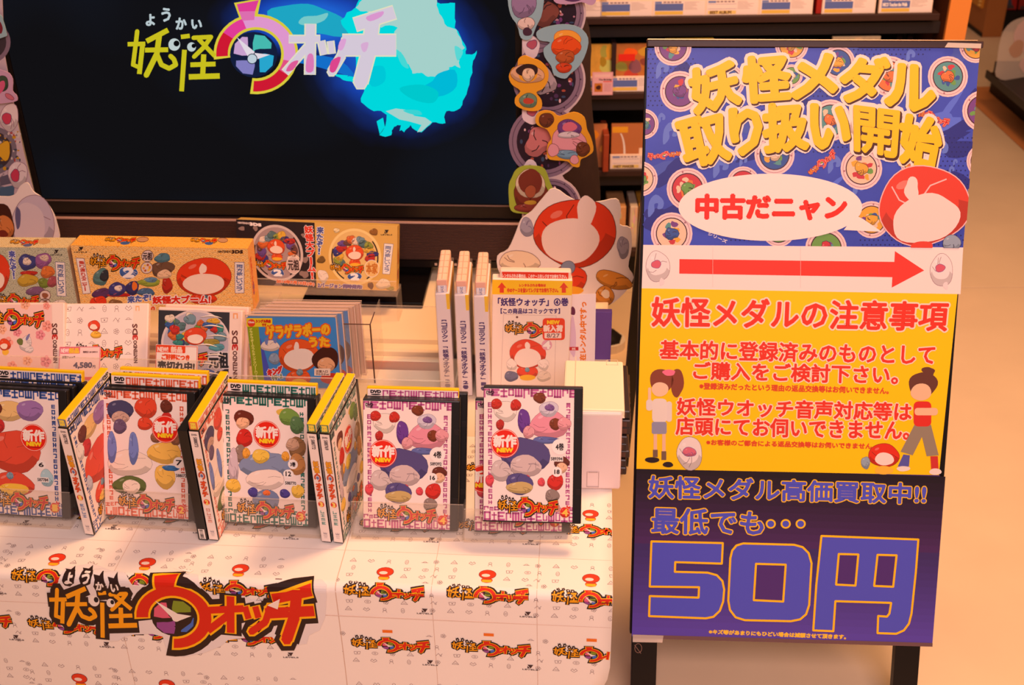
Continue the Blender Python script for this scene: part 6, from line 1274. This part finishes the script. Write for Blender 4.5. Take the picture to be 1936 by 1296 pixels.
def wisp(x, y, s, c=(98, 124, 215)):
    s *= 1.35; P.poly(smooth([(x - s * .5, y + s), (x - s * .45, y), (x, y - s * .5), (x + s * .5, y - s * .1), (x + s * .45, y + s * .4), (x + s * .1, y + s * .45), (x + s * .15, y + s * .1), (x - s * .1, y + s * .15), (x - s * .1, y + s * .6)], 3), c, 1)
for x, y, s in ((205, 130, 50), (560, 150, 40), (520, 650, 60), (170, 860, 60), (1130, 640, 50), (1260, 770, 45), (1700, 560, 60), (1540, 60, 35), (200, 400, 30), (640, 630, 30), (1760, 680, 22), (1780, 640, 18), (250, 470, 60), (1500, 700, 40)): wisp(x, y, s)
for i, (x, y, r) in enumerate([(262, 25, 100), (300, 265, 108), (1150, 110, 92), (1740, 185, 108), (1430, 185, 108), (105, 440, 80), (88, 735, 92), (340, 790, 112), (255, 1030, 112), (1275, 680, 112), (808, 605, 108), (1110, 420, 110), (1925, 370, 108), (1930, 640, 90), (1085, 1110, 112), (1330, 955, 98), (640, 760, 90), (1560, 640, 80), (900, 15, 90), (1890, 20, 90), (560, 210, 90), (900, 180, 60), (830, 1010, 90)]):
    medal(P, x, y, r, 2 + i * .01, i + 3, r * 1.02)
for q in ([(310, 575), (125, 585), (120, 640), (300, 625)], [(975, 690), (1115, 555), (1150, 620), (1010, 730)], [(1560, 330), (1760, 400), (1740, 470), (1540, 400)]): logo(P, q, 7, 1, cy=(240, 150, 60), cr=(215, 60, 50), ce=(250, 200, 170), cb=(170, 60, 70), flames=False)
P.text('シリーズ', [(455, 1020), (555, 1065), (548, 1082), (450, 1036)], (220, 215, 230), 7, 1)
ttl = [('妖', (340, 160), (590, 95), (625, 325), (385, 385)), ('怪', (636, 90), (880, 68), (890, 305), (652, 322)), ('メ', (908, 78), (1130, 66), (1140, 290), (905, 300)), ('ダ', (1170, 72), (1425, 92), (1380, 328), (1165, 312)), ('ル', (1430, 118), (1655, 140), (1668, 388), (1405, 330)),
       ('取', (280, 440), (525, 370), (572, 625), (340, 672)), ('り', (560, 368), (725, 345), (738, 572), (596, 612)), ('扱', (750, 342), (975, 328), (985, 568), (755, 592)), ('い', (1010, 340), (1205, 345), (1205, 570), (1005, 565)), ('開', (1238, 345), (1475, 375), (1458, 622), (1242, 580)), ('始', (1490, 388), (1722, 425), (1665, 690), (1488, 640))]
for ch, *q in ttl:
    q = [np.array(p, float) for p in q]; V, Fc, E = glyphs(ch)
    Pm = quad_map(q)(V); P.edges(Pm, E, 30, (250, 225, 215), 12, 8); P.add(Pm, Fc, (250, 225, 215), 13)
for ch, *q in ttl:
    V, Fc, E = glyphs(ch); q = np.array(q, float); sh_ = quad_map(q + [5, 9])(V); P.edges(sh_, E, 14, (75, 40, 30), 14, 6); P.add(sh_, Fc, (75, 40, 30), 15)
    Pm = quad_map(q)(V); P.edges(Pm, E, 8 if ch == '開' else 13, (250, 200, 20), 16, 6); P.add(Pm, Fc, (250, 200, 20), 17)
P.ell(785, 888, 494, 181, (252, 232, 226), 18, n=56); P.poly([(1240, 930), (1282, 950), (1385, 1020), (1180, 1010)], (252, 232, 226), 18.1)
P.text('中古だニャン', [(390, 822), (1192, 825), (1190, 952), (388, 948)], (228, 48, 34), 19, 8)
# plain red and white rounded picture in the corner
blob(P, 1610, 880, 250, 205, (222, 68, 50), 17.3, 8, .05, (240, 190, 190), 12, n=40, rot=-12); blob(P, 1620, 950, 190, 125, (246, 218, 210), 18.2, 6, .07, None, n=32, rot=-18); blob(P, 1545, 790, 40, 60, (246, 218, 210), 18.3, 4, .16, None); blob(P, 1760, 1080, 48, 42, (150, 165, 185), 19, 3, .04, (90, 90, 110), 5); blob(P, 1600, 1100, 60, 30, (225, 70, 55), 18.6, 3, .05)
P.build('title_print', sh1)
# ---- arrow sheet
Q = [(1216, 463), (1820, 468), (1815, 556), (1213, 545)]
sh2 = sheet('arrow_sheet', Q, .0026, mat((250, 230, 224), .4), None); sh2['label'] = 'white strip with a red arrow'
P = PP((1180, 460, 2.847), (1205, 460, 1830, 560), [(1210, 463), (1830, 463), (1830, 560), (1210, 560)])
P.poly([(297, 85), (1452, 100), (1455, 42), (1612, 146), (1438, 238), (1441, 182), (296, 163)], (232, 62, 50), 1)
for cx, cy in ((180, 125), (1706, 145)): blob(P, cx, cy, 62, 84, (242, 226, 224), 1, 5, .06, (140, 110, 120), 4, n=26); blob(P, cx - 8, cy - 12, 26, 20, (215, 95, 115), 2.5, 4, .1, (100, 90, 150), 4); blob(P, cx + 22, cy + 82, 12, 22, (235, 220, 220), 1.6, 3, .2)
P.line([(476, 20), (476, 235)], 1.5, (235, 205, 200), 2); P.line([(948, 20), (948, 240)], 1.5, (235, 205, 200), 2)
P.build('arrow_print', sh2)
# ---- yellow notice sheet
Q = [(1213, 545), (1809, 556), (1774, 898), (1203, 886)]
sh3 = sheet('notice_sheet', Q, .0030, mat((255, 208, 12), .4, .04, 6, bump=.1), None); sh3['label'] = 'yellow sheet with red writing'
P = PP((1180, 460, 2.847), (1203, 545, 1815, 898), [(1190, 540), (1830, 540), (1830, 899), (1190, 899)])
RR = (232, 58, 40); WO = (252, 225, 205)
P.text('妖怪メダルの注意事項', [(150, 290), (1745, 318), (1730, 470), (150, 445)], RR, 2, 4.8, [(13, WO)], joins=6)
P.text('基本的に登録済みのものとして', [(195, 522), (1670, 548), (1665, 652), (192, 620)], RR, 2, 3.2, [(9, WO)])
P.text('ご購入をご検討下さい。', [(375, 638), (1472, 660), (1468, 758), (372, 730)], RR, 2, 3.2, [(9, WO)])
P.text('※登録済みだったという理由の返品交換等はお伺いできません。', [(405, 750), (1422, 776), (1420, 810), (405, 784)], (222, 75, 40), 2, 1.6)
P.text('妖怪ウオッチ音声対応等は', [(285, 832), (1545, 858), (1540, 955), (285, 922)], RR, 2, 3.2, [(9, WO)])
P.text('店頭にてお伺いできません。', [(280, 935), (1532, 955), (1530, 1057), (278, 1028)], RR, 2, 3.2, [(9, WO)])
P.text('※お客様のご都合による返品交換等はお伺いできません', [(442, 1055), (1330, 1076), (1328, 1106), (442, 1084)], (222, 75, 40), 2, 1.6)
# plain coloured figures of the print
for cx, cy, fl in ((195, 690, 0),):
    blob(P, 200, 740, 62, 66, (140, 70, 50), 3, 3, .05, n=26); blob(P, 285, 750, 34, 78, (140, 70, 50), 3, 6, .08); blob(P, 192, 785, 46, 38, (245, 205, 170), 4, 3, .03); blob(P, 240, 695, 36, 16, (240, 120, 150), 4.5, 3, .1)
    P.rrect(150, 835, 230, 965, 24, (238, 225, 215), 3.5); P.rrect(118, 840, 152, 900, 14, (235, 222, 215), 3.2); P.rrect(226, 850, 256, 960, 14, (235, 222, 215), 3.2); P.rrect(128, 775, 144, 850, 7, (245, 205, 170), 3.0); P.rrect(148, 960, 228, 1025, 10, (150, 150, 175), 3.6)
    P.rect(158, 1025, 176, 1120, (240, 195, 160), 3.3); P.rect(204, 1025, 222, 1135, (240, 195, 160), 3.3); P.rect(154, 1110, 180, 1150, (120, 95, 80), 3.6); P.rect(200, 1118, 226, 1165, (120, 95, 80), 3.6); blob(P, 150, 1165, 40, 15, (45, 30, 35), 4, 3, .05); blob(P, 235, 1190, 28, 15, (45, 30, 35), 4, 3, .05)
blob(P, 352, 1130, 68, 88, (240, 226, 220), 3, 4, .05, (120, 100, 110), 4, n=26); blob(P, 350, 1122, 36, 24, (220, 110, 130), 4.6, 3, .08, (90, 90, 150), 4)
blob(P, 1605, 760, 76, 70, (105, 60, 48), 3, 3, .07, n=26); blob(P, 1635, 690, 34, 26, (105, 60, 48), 3.1, 6, .2); blob(P, 1595, 800, 56, 46, (240, 195, 155), 4, 3, .03); P.rrect(1555, 850, 1650, 985, 24, (222, 50, 40), 3.6); P.rrect(1560, 885, 1685, 925, 16, (240, 195, 155), 4.2)
P.poly([(1560, 975), (1648, 975), (1690, 1140), (1625, 1145), (1600, 1040), (1550, 1140), (1485, 1120)], (150, 135, 115), 3.5); P.poly([(1500, 1135), (1535, 1140), (1530, 1200), (1470, 1200)], (90, 90, 170), 3.8); P.poly([(1645, 1145), (1685, 1145), (1690, 1225), (1650, 1225)], (205, 55, 50), 3.8); blob(P, 1500, 1212, 36, 14, (240, 225, 215), 4, 3, .05); blob(P, 1672, 1228, 32, 18, (240, 225, 215), 4, 3, .05)
blob(P, 1395, 1140, 82, 62, (225, 50, 30), 3, 5, .05, (110, 40, 30), 4, n=26); blob(P, 1398, 1160, 52, 34, (248, 225, 215), 4, 3, .05); blob(P, 1395, 1220, 48, 24, (245, 190, 60), 4.2, 3, .05); blob(P, 1297, 1180, 22, 34, (150, 170, 185), 3.4, 3, .1, (100, 110, 130), 3)
P.build('notice_print', sh3)
# ---- dark purple price sheet
Q = [(1203, 885), (1776, 898), (1762, 1215), (1197, 1199)]
sh4 = sheet('price_sheet', Q, .0026, mat((72, 48, 120), .4, .1, 8, bump=.1), None); sh4['label'] = 'dark purple sheet reading 50 yen'
P = PP((1180, 880, 3.116), (1195, 885, 1780, 1216), Q)
for i in range(26):
    f = i / 25; c = tuple(int(a * (1 - f) + b * f) for a, b in zip((40, 28, 42), (96, 76, 192))) if f > .4 else tuple(int(a * (1 - f / .4) + b * f / .4) for a, b in zip((34, 24, 36), (76, 44, 100)))
    y0 = 5 + i * 41; P.poly([(40, y0), (1900, y0 + 60), (1900, y0 + 104), (40, y0 + 44)], c, .1 + i * .02)
YB = (255, 200, 25); BB = (82, 88, 205)
P.text('妖怪メダル高価買取中!!', [(145, 60), (1776, 108), (1770, 225), (145, 190)], BB, 3, 4.4, [(10, YB)], joins=6)
P.text('最低でも', [(165, 248), (820, 270), (815, 410), (162, 398)], BB, 3, 4.5, [(11, YB)], joins=6)
for cx in (862, 950, 1038): P.ell(cx, 343, 30, 28, YB, 2); P.ell(cx, 343, 20, 19, BB, 3)
five = [(160, 446), (580, 456), (574, 577), (300, 568), (298, 625), (490, 630), (545, 645), (578, 680), (588, 730), (582, 800), (562, 855), (525, 890), (480, 899), (146, 886), (150, 768), (437, 777), (440, 716), (150, 712)]
zer = [(700, 458), (1000, 466), (1050, 480), (1085, 515), (1102, 575), (1088, 820), (1070, 875), (1035, 905), (980, 916), (710, 910), (655, 893), (622, 850), (612, 795), (624, 545), (635, 500), (660, 470)]
zin = [(775, 578), (950, 583), (935, 800), (762, 792)]
yen = [(1160, 414), (1730, 435), (1716, 620), (1690, 870), (1675, 930), (1645, 970), (1600, 990), (1490, 986), (1494, 885), (1545, 889), (1560, 870), (1570, 808), (1242, 798), (1230, 975), (1112, 970), (1130, 700)]
y1_ = [(1262, 520), (1377, 523), (1360, 706), (1246, 700)]; y2_ = [(1490, 525), (1602, 528), (1582, 713), (1470, 708)]
for o_, ins in ((five, []), (zer, [zin]), (yen, [y1_, y2_])):
    P.poly(o_, BB, 4); P.outline(o_, 12, YB, 5)
    for q in ins: P.poly(q, (80, 50, 124), 6); P.outline(q, 12, YB, 7)
P.text('※キズ等があまりにもひどい場合は減額させて頂きます。', [(500, 965), (1305, 996), (1303, 1022), (498, 990)], (250, 205, 60), 3, 1.8)
P.build('price_print', sh4)
o = sheet('tape_strip', [(1196, 1199), (1762, 1215), (1762, 1222), (1196, 1206)], .0034, mat((110, 80, 85), .25, spec=.6), None)
o = sheet('tape_strip', [(1790, 81), (1853, 83), (1852, 92), (1784, 90)], .0056, clear(dens=.5, gl=.6), None)
o = sheet('tape_strip', [(1196, 1199), (1254, 1201), (1252, 1214), (1196, 1213)], .0037, clear(dens=.45, gl=.3), None)
P = posed_print(MP, (1190, 1200, 1250, 1296)); P.ring(1207, 1228, 7, 9, .8, (170, 130, 110), 1); P.line([(1200, 1222), (1212, 1238)], .8, (170, 130, 110), 1); P.build('pen_scribble', t, clip=False, off=-.0035)
